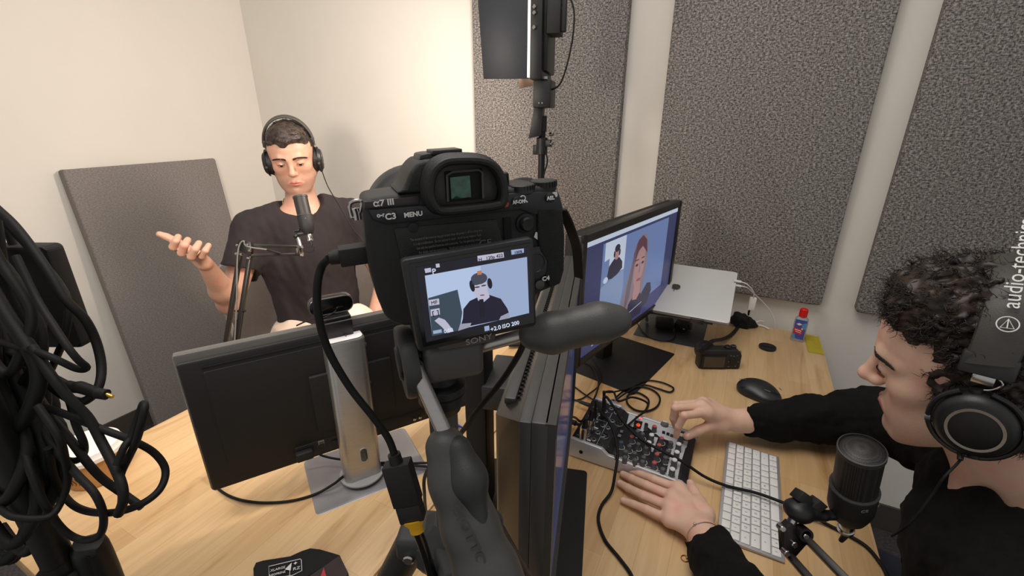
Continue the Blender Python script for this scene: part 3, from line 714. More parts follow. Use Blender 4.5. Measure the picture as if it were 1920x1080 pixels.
LP([(897, 560), (905, 559), (908, 592), (900, 594)], 8, 7)
LP([(893, 507), (901, 505.5), (902, 513), (894, 514.5)], 8, 6)
# overlay boxes
for c in (((803, 561), (822, 558), (823, 569), (804, 572)), ((806, 579), (823, 576), (824, 588), (807, 591))): LP(list(c), 8, 5)
for c in (((795, 503), (807, 501), (808, 509), (797, 511)), ((894, 479), (943, 472), (944, 482), (895, 489)), ((816, 494), (823, 493), (824, 500), (817, 501))): LP(list(c), 3, 5)
for c in (((957, 468), (981, 465), (981, 473), (958, 477)), ((907, 611), (916, 609), (917, 618), (908, 620)), ((811, 619), (827, 616), (828, 622), (812, 625))): LP(list(c), 3, 8)
obj('live_picture', bm, em, sc, smooth=0)
MLt = lambda px, py, yo=-.0022: Matrix.Translation((L3(px, py)[0], yo, L3(px, py)[1])) @ Matrix.Rotation(PI/2, 4, 'X') @ Matrix.Rotation(.0, 4, 'Z')
M_osd = emis('display_white', (200, 212, 235), .9); M_osdd = mat('display_dark', (20, 22, 30), .5, var=.1)
for it_ in [('P', .0042, MLt(812, 507), 1.0), ('+2.0', .0036, MLt(927, 613), 1.0), ('ISO 200', .0034, MLt(955, 606), .95), ('0:00', .0030, MLt(839, 617), 1.0)]: texts('display_readout', [it_], M_osd, sc)
for it_ in [('MF', .0028, MLt(812.5, 565), 1.0), ('[ ]', .0034, MLt(815, 584), 1.3), ('H   120p 422', .0026, MLt(918, 481), 1.0), ('100%', .0022, MLt(969, 471), 1.0)]: texts('display_symbols', [it_], M_osdd, sc)
texts('maker_name', [('SONY', .0048, MLt(897, 635, -.0012), 1.25)], M_gprint, sc)
bm = nb()
box(bm, tuple(MLl @ V((0, .006, .012))), (.045, .006, .02), rot=MLl.to_3x3(), bev=.001); box(bm, (L2(880, 560)[0], -.004, L2(880, 560)[1]), (.05, .010, .012), bev=.001)
obj('screen_hinge', bm, M_cam, S)

# hdmi lead, coupler with yellow collar
bm = nb(); c0 = loc(MS, 676, 475, .016); R0 = MS.to_3x3()
pw = MS @ c0
box(bm, pw, (.0235, .012, .0105), rot=R0, bev=.0009)
e0 = MS @ loc(MS, 640, 480, .016); e1 = MS @ loc(MS, 617, 485, .016); cyl(bm, e0, e1, .0046, .0038, 16, bev=.0005)
box(bm, MS @ loc(MS, 704, 473, .016), (.006, .009, .006), rot=R0, mi=1)
plug = tag(obj('cable_plug', bm, [M_blackm, M_brass]), 'square black plug pushed into the left side of the tripod camera', 'plug')
cpts = [e1, at(603, 500, t=.262), at(595, 535, t=.263), at(597, 590, t=.267), at(615, 655, t=.275), at(655, 725, t=.285), at(702, 785, t=.293), at(728, 822, t=.298), at(741, 856, t=.300)]
cable('camera_cable', 'thick black lead hanging from the tripod camera in front of the silver stand', cpts, .0024, seg=12)
t = thing('cable_coupler', 'black coupler with a yellow collar joining two thick leads', 'cable adapter', Matrix.Identity(4))
a, b = at(743, 866, t=.301), at(775, 972, t=.310); ax = (b-a).normalized(); fr = frame(a, z=ax, x=(c_right.x, c_right.y, 0))
Lc = (b-a).length
bm = nb(); box(bm, (0, 0, Lc*.36), (.0185, .0105, Lc*.70), bev=.001, M=fr); box(bm, (0, 0, Lc*.86), (.0170, .0095, Lc*.30), bev=.0012, M=fr); cyl(bm, fr @ V((0, 0, -.006)), fr @ V((0, 0, .002)), .0042, .0044, 16)
obj('coupler_body', bm, M_blackm, t)
bm = nb(); lathe(bm, [(0, 0), (.0084, 0), (.0080, .002), (.0048, .007), (.0048, .0115), (0, .0115)], fr @ Matrix.Translation((0, 0, Lc*.985)) @ Matrix.Diagonal((1, .72, 1, 1)), 24); obj('collar', bm, mat('yellow_collar', (222, 168, 22), .45, var=.04), t)
e = fr @ V((0, 0, Lc+.010))
cable('monitor_cable', 'glossy black lead running down from the yellow collar', [e, at(795, 1030, t=.322), at(812, 1085, t=.335), at(830, 1150, t=.36), at(850, 1230, t=.40)], .0036, M_blackg, seg=12)

# ---------------------------------------------------------------- tripod
colm = at(833, 800, t=.325); tx, ty = colm.x, colm.y
def zfor(x, y, py):
    """height on the vertical through (x,y) that shows at image row py"""
    lo, hi = 0, 1.44
    for _ in range(40):
        m_ = (lo+hi)/2; v = V((x, y, m_))-CAM; yy = 540-FPX*v.dot(c_up)/v.dot(c_fwd)
        if yy > py: lo = m_
        else: hi = m_
    return lo
T = thing('camera_tripod', 'grey and black tripod with two long handles standing on the desks', 'tripod', Matrix.Translation((tx, ty, DZ)))
def tw(p): return V(p)-V((tx, ty, DZ))
zc1, zc0, zsh = zfor(tx, ty, 735), zfor(tx, ty, 760), zfor(tx, ty, 985)
M_trip = mat('tripod_grey', (72, 70, 67), .5, var=.04, bump=.1, bscale=900)
bm = nb()
lathe(bm, [(.0105, zsh-DZ-.03), (.0110, zc0-DZ)], None, 6); obj('centre_column', bm, M_trip, T, smooth=25)
bm = nb(); z0 = zc0-DZ
lathe(bm, [(0, z0-.002), (.0125, z0-.002), (.0145, z0+.004), (.0165, z0+.006), (.0165, z0+.012), (.015, z0+.013), (.0168, z0+.014), (.0165, z0+.019), (.011, z0+.021), (.011, z0+.027), (0, z0+.027)], None, 32)
obj('column_collar', bm, M_black, T)
# head: block, tilt disc, plate clamp
zcam = (MS @ V((0, .02, -.036))).z-DZ; mount = MS @ V((L2(850, 606)[0]*0, .018, 0)); mx_, my_ = mount.x-tx, mount.y-ty
headR = rotz(R(48.5)).to_3x3()
bm = nb(); box(bm, (mx_*.4, my_*.4, z0+.040), (.040, .034, .026), rot=headR, bev=.005, seg=3); box(bm, (mx_*.9, my_*.9, z0+.060), (.040, .040, .018), rot=headR, bev=.004)
obj('head_block', bm, M_trip, T)
bm = nb(); box(bm, (mx_, my_, (zcam+z0+.066)/2-.001), (.056, .046, max(.008, zcam-z0-.066)), rot=headR, bev=.003); obj('camera_plate', bm, M_black, T)
dcn = tw(at(762, 678, t=.300)); axd = (MS.to_3x3() @ V((1, 0, 0)))
bm = nb(); Md = frame(dcn-axd*.004, x=(0, 0, 1), z=axd); lathe(bm, [(.012, 0), (.0235, 0), (.0245, .002), (.0245, .008), (.0235, .010), (.012, .010), (.011, .005), (.012, 0)], Md, 40, cap=False); obj('tilt_ring', bm, M_dgrey, T)
bm = nb(); cyl(bm, dcn-axd*.006, dcn+axd*.028, .0118, .0118, 28, bev=.001); obj('tilt_hub', bm, M_black, T)
# shoulder and legs
bm = nb(); zs = zsh-DZ; lathe(bm, [(0, -.034), (.026, -.034), (.030, -.026), (.029, -.008), (.020, .002), (.0135, .008), (0, .008)], Matrix.Translation((0, 0, zs)), 6); obj('shoulder', bm, M_dgrey, T, smooth=25)
for az, rad in ((203, .205), (318, .15), (62, .175)):
    d = V((math.cos(R(az)), math.sin(R(az)), 0)); top = d*.030+V((0, 0, zs-.016)); foot = d*rad+V((0, 0, .008)); ax = (foot-top).normalized(); L = (foot-top).length
    lt = obj('leg', nb(), M_black, T)
    bm = nb(); cyl(bm, top, top+ax*L*.36, .0135, .0125, 24, bev=.002); lg = lt; 
    cyl(bm, top+ax*L*.34, top+ax*L*.38, .0150, .0150, 24, bev=.002)
    cyl(bm, top+ax*L*.36, top+ax*L*.72, .0100, .0100, 20, mi=1); cyl(bm, top+ax*L*.68, top+ax*L*.73, .0122, .0122, 20, bev=.0015); cyl(bm, top+ax*L*.7, foot, .0075, .0075, 18, mi=1)
    me = lt.data; bm.to_mesh(me); bm.free(); me.materials.append(M_trip); me.polygons.foreach_set('use_smooth', [True]*len(me.polygons)); me.set_sharp_from_angle(angle=R(35))
    bm = nb(); box(bm, d*.026+V((0, 0, zs-.012)), (.030, .034, .022), rot=Matrix.Rotation(R(az), 3, 'Z'), bev=.005, seg=3); obj('leg_hinge', bm, M_dgrey, T)
    bm = nb(); sd = d.cross(V((0, 0, 1))); cyl(bm, d*.030+V((0, 0, zs-.018))-sd*.0195, d*.030+V((0, 0, zs-.018))+sd*.0195, .0045, .0045, 16, bev=.001); obj('hinge_bolt', bm, M_steel, lt)
    bm = nb(); ell(bm, foot, (.0105, .0105, .008)); obj('rubber_foot', bm, M_rubber, lt)
# handles: steel shaft and moulded grip
def handle(shaft, sr, pts, radii, pad, padr, wide, name='pan_handle'):
    bm = nb(); tube(bm, [tw(p) for p in shaft], sr, 20, smooth=False); h = obj(name, bm, M_silver, T)
    s = SDF(); pts = [tw(p) for p in pts]
    for k in range(len(pts)-1):
        for o in (-1, 0, 1): s.cap(pts[k]+wide*o*radii[k]*.30, pts[k+1]+wide*o*radii[k+1]*.30, radii[k], radii[k+1], k=.010)
    obj('grip', s.bm(.0018, relax=2), mat('grip_rubber_grey', (62, 62, 60), .48, var=.05, bump=.12, bscale=1200), h)
    s = SDF(); pad = [tw(p) for p in pad]
    for k in range(len(pad)-1): s.cap(pad[k], pad[k+1], padr[k], padr[k+1], k=.008)
    obj('thumb_pad', s.bm(.0016, relax=2), mat('grip_rubber_dark', (38, 40, 41), .55, var=.05, bump=.1, bscale=1200), h)
    return h
h1 = handle([at(779, 690, t=.287), at(838, 822, t=.281)], .0048,
            [at(836, 838, t=.281), at(855, 900, t=.279), at(880, 985, t=.277), at(912, 1070, t=.274), at(945, 1160, t=.27)], [.0085, .0108, .0114, .0132, .0155],
            [at(858, 842, t=.2765), at(878, 900, t=.2715), at(903, 985, t=.268)], [.0085, .0105, .0045], c_right)
Mh = frame(tw(at(882, 1010, t=.2590)), x=(at(915, 1090, t=.256)-at(862, 960, t=.2635)), z=(-c_fwd))
texts('embossed_name', [('GIOTTOS', .0080, Mh @ Matrix.Rotation(0, 4, 'Z'), 1.25)], mat('grip_rubber_emboss', (50, 50, 48), .3, var=.05), h1)
bm = nb(); cyl(bm, tw(at(779, 690, t=.287)), dcn+axd*.004, .0056, .0080, 20); obj('handle_socket', bm, M_black, T)
h2 = handle([at(880, 655, t=.310), at(1000, 622, t=.300)], .0046,
            [at(1002, 626, t=.300), at(1035, 624, t=.298), at(1080, 613, t=.297), at(1125, 604, t=.297), at(1156, 601, t=.298)], [.0070, .0086, .0074, .0080, .0058],
            [at(1030, 618, t=.2925), at(1075, 606, t=.2925), at(1120, 597, t=.2925)], [.0035, .0042, .0050], V((0, 0, 0)))
bm = nb(); cyl(bm, tw(at(880, 655, t=.310)), V((mx_*.6, my_*.6, z0+.045)), .0075, .010, 20); obj('handle_socket', bm, M_black, T)
cable('thin_cable', 'thin black lead falling from under the tripod camera past the near monitor', [at(985, 628, t=.30), at(975, 660, t=.31), at(940, 715, t=.33), at(890, 775, t=.36), at(862, 815, t=.40), at(800, 885, t=.52), at(796, 930, t=.6), on(800, 965)], .0022)
# ============================================================ webcam on the left monitor
wx, wy = -.012, -.004
topA = DZ+zA+hA/2
Mw = MA @ Matrix.Translation((-.020, -.004, zA+hA/2+.002))
w_ = thing('webcam', 'glossy black webcam clipped on top of the silver-stand monitor', 'webcam', Mw)
bm = nb(); box(bm, (.004, -.004, .006), (.050, .030, .010), bev=.003, seg=3); box(bm, (.004, -.027, -.010), (.048, .006, .036), rot=Matrix.Rotation(.15, 3, 'X'), bev=.0025); obj('clip', bm, M_black, w_)
bm = nb(); s_ = Matrix.Translation((.0, .004, .030))
prism(bm, rpoly(.078, .033, .015, 6), .020, M=s_ @ Matrix.Translation((0, -.010, 0)), bev=.003, seg=3); obj('webcam_body', bm, M_blackg, w_)
bm = nb(); tube(bm, [s_ @ V((x, -.0105, z)) for x, z in rpoly(.075, .030, .0135, 5)], .0008, 6, 1, closed=True, smooth=False); obj('trim_ring', bm, M_grey, w_)
bm = nb(); tube(bm, [V((.018, -.010, .026)), V((.008, -.016, .028)), V((.004, -.014, .021)), V((-.016, -.016, .014)), V((-.040, .012, .003)), V((-.060, .03, -.01))], .0014, 8, 6); obj('cord', bm, M_cable, w_)
bm = nb(); cyl(bm, (-.023, -.0112, .028), (-.023, -.0128, .028), .0035, .003, 14); obj('rear_stud', bm, M_brass, w_)
cable('webcam_cable', 'thin grey lead curling behind the silver column under the webcam', [Mw @ V((.012, -.030, -.022)), Mw @ V((.02, -.034, -.034)), Mw @ V((.045, -.036, -.045)), Mw @ V((.03, -.036, -.075)), Mw @ V((.045, -.036, -.13))], .0014, mat('grey_cable_jacket', (96, 94, 90), .45, var=.05))

# ============================================================ side LED on its stand in the corner of the desks
LX, LY = -.52, 1.20
Ls = thing('light_stand', 'slim black light stand rising behind the tripod camera', 'light stand', (LX, LY, DZ))
bm = nb(); cyl(bm, (0, 0, .02), (0, 0, .36), .0125, .0125, 20); cyl(bm, (0, 0, .34), (0, 0, .385), .016, .016, 20, bev=.002); cyl(bm, (0, 0, .38), (0, 0, .70), .0095, .0095, 18)
obj('pole', bm, M_leg, Ls)
bm = nb(); zl = .60; cyl(bm, (0, 0, zl), (0, 0, zl+.045), .0155, .0155, 20, bev=.002); cyl(bm, (0, 0, zl+.06), (0, 0, zl+.10), .012, .012, 18, bev=.001); box(bm, (.018, 0, zl+.03), (.02, .014, .018), bev=.002); box(bm, (-.018, 0, zl+.012), (.012, .014, .026), bev=.002)
obj('clamp', bm, M_black, Ls)
for k, z in enumerate((zl+.030, zl+.054)):
    bm = nb(); cyl(bm, (.024, 0, z), (.034, -.004, z), .006, .0055, 14, bev=.001); obj('knob', bm, M_steel, Ls)
for k in range(3):
    a = R(90+120*k); d = V((math.cos(a), math.sin(a), 0)); bm = nb(); box(bm, d*.045+V((0, 0, .012)), (.095, .016, .010), rot=Matrix.Rotation(a, 3, 'Z'), bev=.003); cyl(bm, d*.05+V((0, 0, .014)), V((0, 0, .12)), .0035, .0035, 8); obj('leg', bm, M_leg, Ls)
nrm = V((-.966, -.26, -.10)).normalized()
ML_ = frame((LX-.005, LY-.005, 1.645), x=-nrm, z=(0, 0, 1)); latz = ML_.to_3x3() @ V((0, 1, 0))    # local x = towards the back, y = across, z up
Lp = thing('led_panel', 'black LED panel light with a dark barn door, seen from its edge', 'light', ML_)
pw_, ph_ = .185, .245
bm = nb(); box(bm, (0, 0, 0), (.030, pw_, ph_), bev=.004); box(bm, (.018, 0, -.01), (.016, pw_-.04, ph_-.06), bev=.004); obj('housing', bm, M_black, Lp)
bm = nb(); box(bm, (-.0165, 0, 0), (.003, pw_-.012, ph_-.012)); obj('diffuser', bm, emis('led_diffuser', (255, 236, 214), 7), Lp)
bm = nb(); box(bm, (-.017, -pw_/2+.002, 0), (.006, .003, ph_-.010)); obj('edge_strip', bm, emis('led_edge', (255, 236, 218), 2.0), Lp)
bm = nb(); box(bm, (.038, -.045, .020), (.034, .065, .085), bev=.003)
for k in range(6): box(bm, (.056, -.045, -.012+.012*k), (.002, .05, .003))
box(bm, (.060, -.060, .02), (.014, .020, .075), bev=.002); obj('battery', bm, M_blackm, Lp)
bm = nb()
for k in range(2): box(bm, (.030+.012*k, -.078, .064), (.009, .0015, .0022))
obj('contact_strip', bm, M_gprint, Lp)
bm = nb(); box(bm, (.012, -.010, -ph_/2-.03), (.045, .10, .066), bev=.003); obj('lower_housing', bm, M_black, Lp)
bm = nb(); box(bm, (.012, -.0625, -ph_/2+.006), (.028, .003, .006)); obj('warm_reflection_strip', bm, M_steel, Lp)
for z, y in ((.030, -pw_/2-.004), (.018, -pw_/2-.004), (-.012, -pw_/2-.004)):
    bm = nb(); cyl(bm, (-.004, y+.006, z), (-.004, y-.006, z), .0045, .004, 14, bev=.001); obj('knob', bm, M_steel, Lp)
for z in (-ph_/2-.052,):
    for x in (.006, .014):
        bm = nb(); cyl(bm, (x, -.060, z), (x, -.0635, z), .002, .002, 10); obj('screw', bm, M_steel, Lp)
bm = nb(); prism(bm, [(-.016, -ph_/2+.002), (-.135, -ph_/2+.004), (-.150, ph_/2-.004), (-.016, ph_/2-.002)], .0016, M=Matrix.Translation((0, -pw_/2-.001, .0)) @ Matrix.Rotation(-.12, 4, 'Z'), bev=.0004)
obj('barn_door', bm, mat('barn_door_black', (30, 34, 42), .5, var=.05, bump=.1), Lp)
bm = nb(); prism(bm, [(-.016, -ph_/2+.002), (-.075, -ph_/2-.012), (-.080, ph_/2-.012), (-.016, ph_/2-.002)], .0016, M=Matrix.Translation((0, pw_/2, 0)) @ Matrix.Rotation(.25, 4, 'Z'), bev=.0004); obj('barn_door', bm, mat('barn_door_brown', (70, 54, 44), .5, var=.05), Lp)
bm = nb(); prism(bm, [(-.012, 0), (.010, 0), (.006, -.070), (-.026, -.078)], .05, M=Matrix.Translation((.0, -.03, -ph_/2-.062)), bev=.001); obj('tilt_bracket', bm, M_black, Lp)
q = lambda px, py, y=1.19: at(px, py, y=y)
cable('light_cable', 'thin black lead drooping down the back of the LED panel light', [ML_ @ V((.070, -.06, .06)), ML_ @ V((.085, -.065, .02)), ML_ @ V((.082, -.07, -.05)), ML_ @ V((.060, -.075, -.13)), q(1024, 175), q(1014, 215), q(1012, 250), q(1023, 285), q(1026, 305), q(1018, 335), q(1016, 380)], .0022)

# ============================================================ front light stand with the hanging cable bunch
fp = at(132, 1080, t=.46); FX, FY = fp.x, min(fp.y, .085)
Fs = thing('light_stand', 'thick black light stand in the left foreground with cables hung over it', 'light stand', (FX, FY, 0))
fp2 = at(192, 1080, t=.47)
bm = nb(); cyl(bm, (0, 0, .30), (0, 0, 1.0), .0165, .0165, 24); cyl(bm, (0, 0, .97), (0, 0, 1.02), .021, .021, 24, bev=.003); cyl(bm, (0, 0, 1.0), (0, 0, 1.32), .0130, .0130, 20); tube(bm, [(0, 0, 1.30), (-.02, 0, 1.42), V((-.785-FX, .10-FY, 1.49))], .0085, 12, 6); obj('pole', bm, M_leg, Fs)
d2 = V((fp2.x-FX, fp2.y-FY, 0))
bm = nb(); tube(bm, [(0, 0, 1.03), d2*.55+V((0, 0, .93)), d2*.95+V((0, 0, fp2.z+.04)), d2*1.05+V((0, 0, fp2.z-.03)), d2*1.2+V((0, -.02, .55)), d2*1.3+V((0, -.05, .3))], .0135, 16, 6); obj('brace', bm, M_leg, Fs)
for k in range(3):
    a = R(215+k*120 if k < 2 else 300); a = R((200, 275, 345)[k]); d = V((math.cos(a), math.sin(a), 0)); bm = nb(); cyl(bm, V((0, 0, .50)), d*.36+V((0, 0, .012)), .010, .010, 14); obj('leg', bm, M_leg, Fs)
Kl = frame((-.792, .117, 1.502), x=(-.53, .84, -.14), z=(0, 0, 1))
K = thing('led_panel', 'black key light panel on top of the front light stand', 'light', Kl)
bm = nb(); box(bm, (-.012, 0, 0), (.024, .21, .21), bev=.004); obj('housing', bm, M_black, K)
bm = nb(); box(bm, (.001, 0, 0), (.002, .19, .19)); obj('diffuser', bm, emis('key_diffuser', (255, 238, 218), 6), K)

# small black power brick hanging beside the pole
bk = at(62, 562, t=.52); Mb = frame(bk, x=(c_right.x, c_right.y, 0), z=(0, 0, 1))
B_ = thing('power_brick', 'flat black power brick hanging behind the bunched cables', 'power adapter', Mb)
bm = nb(); prism(bm, rpoly(.072, .125, .006, 4), .022, bev=.003); obj('case', bm, M_blackm, B_)
bm = nb(); cyl(bm, (-.01, .011, .060), (-.01, .011, .085), .0045, .003, 12); obj('strain_relief', bm, M_rubber, B_)

CG = 'black leads bunched over the front light stand'
def hang(label, pts, t0=.44, r=.0033, jig=.02, seed=0, name='hanging_cable'):
    rr = random.Random(seed); n = len(pts); ph = rr.uniform(0, 6)
    P3 = [at(x, y, t=t0+jig*math.sin(ph+i*1.1)) for i, (x, y) in enumerate(pts)]
    return cable(name, label, P3, r, M_cable, n=7, seg=10, group=CG)
LB = 'black lead bunched with others at the left edge'
hang('thick black lead making the tall outer arc of the bunch', [(-60, 330), (-20, 378), (30, 426), (85, 500), (122, 560), (158, 597), (180, 640), (190, 685), (186, 722), (170, 745), (146, 753), (110, 735), (70, 700)], .43, .0040, .008, 1)
hang('black lead curving inside the tall outer arc of the bunch', [(-50, 350), (10, 420), (60, 470), (110, 530), (128, 570), (122, 627), (108, 665), (92, 700), (76, 726), (70, 770)], .45, .0034, .01, 2)
hang('black lead bent into a sharp point right of the power brick', [(30, 480), (69, 560), (102, 613), (128, 652), (147, 675), (162, 688), (156, 693), (140, 690), (110, 676), (81, 664), (41, 652), (0, 642), (-40, 630)], .40, .0030, .006, 3)
hang('black lead swinging out in the widest loop over the desk', [(20, 700), (59, 752), (118, 775), (190, 804), (252, 828), (290, 850), (310, 880), (302, 914), (272, 941), (225, 959), (178, 961), (142, 950), (118, 926), (100, 890), (90, 840)], .42, .0032, .012, 4)
hang('black lead falling steeply to the knot over the tub', [(60, 650), (100, 710), (133, 750), (166, 784), (190, 828), (213, 872), (228, 908), (231, 938), (222, 964)], .40, .0040, .006, 5)
hang('black lead folded in a tall narrow loop above the tub', [(219, 872), (232, 840), (246, 819), (258, 785), (268, 758), (271, 764), (266, 790), (255, 828), (240, 860), (228, 885), (220, 915)], .40, .0032, .006, 6)
hang('black lead crossing under the plug and ending past the knot', [(70, 740), (98, 784), (130, 822), (166, 870), (195, 900), (230, 925), (266, 951)], .43, .0036, .008, 7)
hang('black lead with the lowest round loop over the stand leg', [(71, 790), (98, 834), (142, 887), (178, 926), (194, 967), (187, 1003), (154, 1012), (118, 993), (83, 944), (59, 887), (36, 819), (10, 720)], .41, .0032, .01, 8)
hang('black lead hanging in a low swag across the stand pole', [(-60, 920), (0, 955), (30, 970), (89, 970), (113, 944), (127, 902), (122, 860), (110, 820), (70, 760)], .40, .0030, .01, 9)
hang('black lead in a short round loop left of the tub', [(60, 740), (68, 778), (77, 819), (104, 852), (133, 864), (152, 858), (158, 835), (142, 795), (125, 740), (80, 680)], .43, .0032, .01, 10)
rr = random.Random(3)
for i in range(20):
    i = i*1.1; x0 = -70+rr.uniform(0, 60); y0 = 380+i*17; x1 = 20+rr.uniform(0, 70)+min(i, 12)*2; y1 = y0+150+rr.uniform(0, 140); y1 = min(y1, 930)
    if y1 < 700: x1 = min(x1, 70)
    mid = [((x0+x1)/2+rr.uniform(-18, 12), (y0+y1)/2+rr.uniform(-20, 30))]
    hang(LB, [(x0-30, y0-60), (x0, y0)]+mid+[(x1, y1), (x1+rr.uniform(-16, 6), y1+70), (x1-45, y1+120), (x1-90, y1+70)], (.405, .445, .485, .425, .465, .505)[int(i) % 6], rr.choice([.0044, .0052, .0060]), .006, 20+int(i*9))
# audio jack end
bm = nb()
jp = [at(x, y, t=.42) for x, y in ((0, 655), (41, 676), (92, 702), (130, 722))]; tube(bm, jp, .0028, 10, 6)
tube(bm, [at(x, y, t=.42) for x, y in ((126, 720), (140, 726), (150, 726), (168, 732), (181, 737))], [.0036, .0052, .0056, .0052, .0050], 14, 4)
J = tag(obj('audio_cable', bm, M_cable, smooth=60), 'black lead ending in a gold-tipped audio plug', 'cable', CG)
bm = nb(); tube(bm, [at(181, 737, t=.42), at(200, 740, t=.42)], .0050, 12, smooth=False); cyl(bm, at(200, 740, t=.42), at(211, 744, t=.42), .0022, .0018, 12, mi=1); obj('plug_tip', bm, [M_blackm, M_brass], J)

# ============================================================ boom arms and microphones
def bar(bm, a, b, w, th, side, mi=0):
    """flat bar from a to b, broad across `side`"""
    a, b = V(a), V(b); d = (b-a); f = frame((a+b)/2, z=d, x=side); box(bm, (0, 0, 0), (th, w, d.length), M=f, mi=mi, bev=min(w, th)*.12)
M_bar = mat('boom_arm_black', (34, 31, 28), .38, .4, var=.05)
def microphone(label, top, bot, r, boomlabel=None, mark=None):
    """studio side-address microphone, axis from bot to top"""
    M = frame(bot, z=(V(top)-V(bot)), x=(c_right)); L = (V(top)-V(bot)).length
    t = thing('microphone', label, 'microphone', M)
    bm = nb(); lathe(bm, [(0, 0), (r*.62, 0), (r*.80, L*.05), (r*.93, L*.12), (r*1.04, L*.20), (r*1.06, L*.46), (r*1.0, L*.49), (0, L*.49)], None, 40); obj('mic_body', bm, M_blackm, t)
    bm = nb(); lathe(bm, [(0, L*.48), (r*.96, L*.48), (r*.96, L*.93), (r*.99, L*.935), (r*.99, L*.965), (r*.93, L*.97), (r*.90, L*.955), (r*.60, L*.985), (0, L*1.0)], None, 48)
    g = mat('mic_grille', (24, 23, 22), .5, .5); 
    if not g.get('mesh'):
        n = g.node_tree.nodes; l = g.node_tree.links; b = n['Principled BSDF']; tc = n['Texture Coordinate']
        v = n.new('ShaderNodeTexVoronoi'); v.inputs['Scale'].default_value = 620; v.inputs['Randomness'].default_value = .12; l.new(tc.outputs['Object'], v.inputs[0])
        rp = n.new('ShaderNodeValToRGB'); l.new(v.outputs['Distance'], rp.inputs[0]); rp.color_ramp.elements[0].position = .25; rp.color_ramp.elements[0].color = (.004, .004, .004, 1); rp.color_ramp.elements[1].position = .55; rp.color_ramp.elements[1].color = (.045, .042, .038, 1)
        l.new(rp.outputs[0], b.inputs['Base Color']); g['mesh'] = 1
    obj('grille', bm, g, t)
    bm = nb(); lathe(bm, [(r*1.03, L*.455), (r*1.085, L*.46), (r*1.085, L*.475), (r*1.0, L*.49)], None, 40, cap=False); obj('grille_rim', bm, M_dgrey, t); bm = nb(); lathe(bm, [(r*.96, L*.925), (r*1.005, L*.93), (r*1.005, L*.972), (r*.95, L*.975)], None, 40, cap=False); obj('grille_rim', bm, M_dgrey, t)
    bm = nb(); lathe(bm, [(0, -L*.20), (r*.30, -L*.20), (r*.36, -L*.18), (r*.36, -L*.02), (r*.33, 0), (0, 0)], None, 24); lathe(bm, [(r*.36, -L*.185), (r*.41, -L*.18), (r*.41, -L*.155), (r*.36, -L*.15)], None, 24, cap=False); obj('cable_connector', bm, M_steel, t)
    bm = nb(); tube(bm, [(0, 0, -L*.20), (r*.02, 0, -L*.27), (-r*.15, 0, -L*.36)], [r*.24, r*.18, r*.12], 12, 4); obj('cable_boot', bm, M_rubber, t)
    return t, M, L
# left: the guest's
TL_ = 1.33
def tl(px, py, dt=0): return at(px, py, t=TL_+dt)
m1, M1, L1 = microphone('black studio microphone in front of the guest with the raised hand', tl(562, 366), tl(579, 438), .0205)
mark = frame(M1 @ V((.006, -.0215, L1*.40)), x=c_right, z=-c_fwd)
texts('maker_mark', [('a', .008, M1.inverted() @ frame(M1 @ V((.010, -.0215, L1*.36)), x=c_right, z=-c_fwd), 1)], M_gprint, m1)
el_ = at(456, 462, t=1.24)
bl = thing('boom_arm', 'black spring boom arm reaching across the guest', 'boom arm', el_)
def bw(p): return V(p)-el_
bm = nb(); s1 = c_right
top1, top2 = at(450, 476, t=1.24), at(469, 480, t=1.24); b1, b2 = at(421, 660, t=1.245), at(440, 664, t=1.245)
bar(bm, bw(top1), bw(b1), .010, .012, c_fwd); bar(bm, bw(top2), bw(b2), .010, .012, c_fwd); obj('lower_arm', bm, M_bar, bl)
bm = nb(); e2, e3 = at(562, 463, t=1.32), at(562, 477, t=1.32); bar(bm, bw(at(460, 460, t=1.24)), bw(e2), .008, .010, c_fwd); bar(bm, bw(at(468, 479, t=1.24)), bw(e3), .008, .010, c_fwd); obj('upper_arm', bm, M_bar, bl)
bm = nb(); f = frame((0, 0, 0), x=c_right, y=c_fwd); prism(bm, [(-.012, -.010), (.022, -.026), (.026, -.012), (.024, .012), (-.006, .018), (-.014, .008)], .014, M=f @ Matrix.Translation((0, -.007, 0)), bev=.001); obj('elbow_plate', bm, M_bar, bl)
for px, py in ((446, 460), (465, 459), (453, 477), (466, 484), (469, 470), (444, 476)):
    bm = nb(); p = bw(at(px, py, t=1.232)); cyl(bm, p, p-c_fwd*.006, .0036, .0030, 14, bev=.0006); obj('bolt', bm, M_steel, bl)
bm = nb(); p0, p1 = bw(at(462, 459, t=1.24)), bw(at(526, 475, t=1.28)); tube(bm, [p0+c_up*.003, p1], .0028, 10, smooth=False); obj('tension_spring', bm, M_bar, bl)
bm = nb(); p0, p1 = bw(at(443, 600, t=1.24)), bw(at(437, 660, t=1.24)); tube(bm, [p0, p1], .004, 10, smooth=False); tube(bm, [bw(at(455, 585, t=1.24)), bw(at(445, 655, t=1.24))], .004, 10, smooth=False); tube(bm, [bw(at(440, 583, t=1.24)), bw(at(461, 583, t=1.24))], .003, 10, smooth=False); obj('tension_spring', bm, M_bar, bl)
bm = nb(); tube(bm, [bw(at(440, 640, t=1.235)), bw(at(444, 560, t=1.232)), bw(at(445, 490, t=1.228)), bw(at(449, 460, t=1.225)), bw(at(457, 452, t=1.225)), bw(at(463, 462, t=1.23)), bw(at(500, 468, t=1.25))], .0022, 8, 6); obj('cord', bm, mat('grey_cable_jacket', (96, 94, 90), .45), bl)
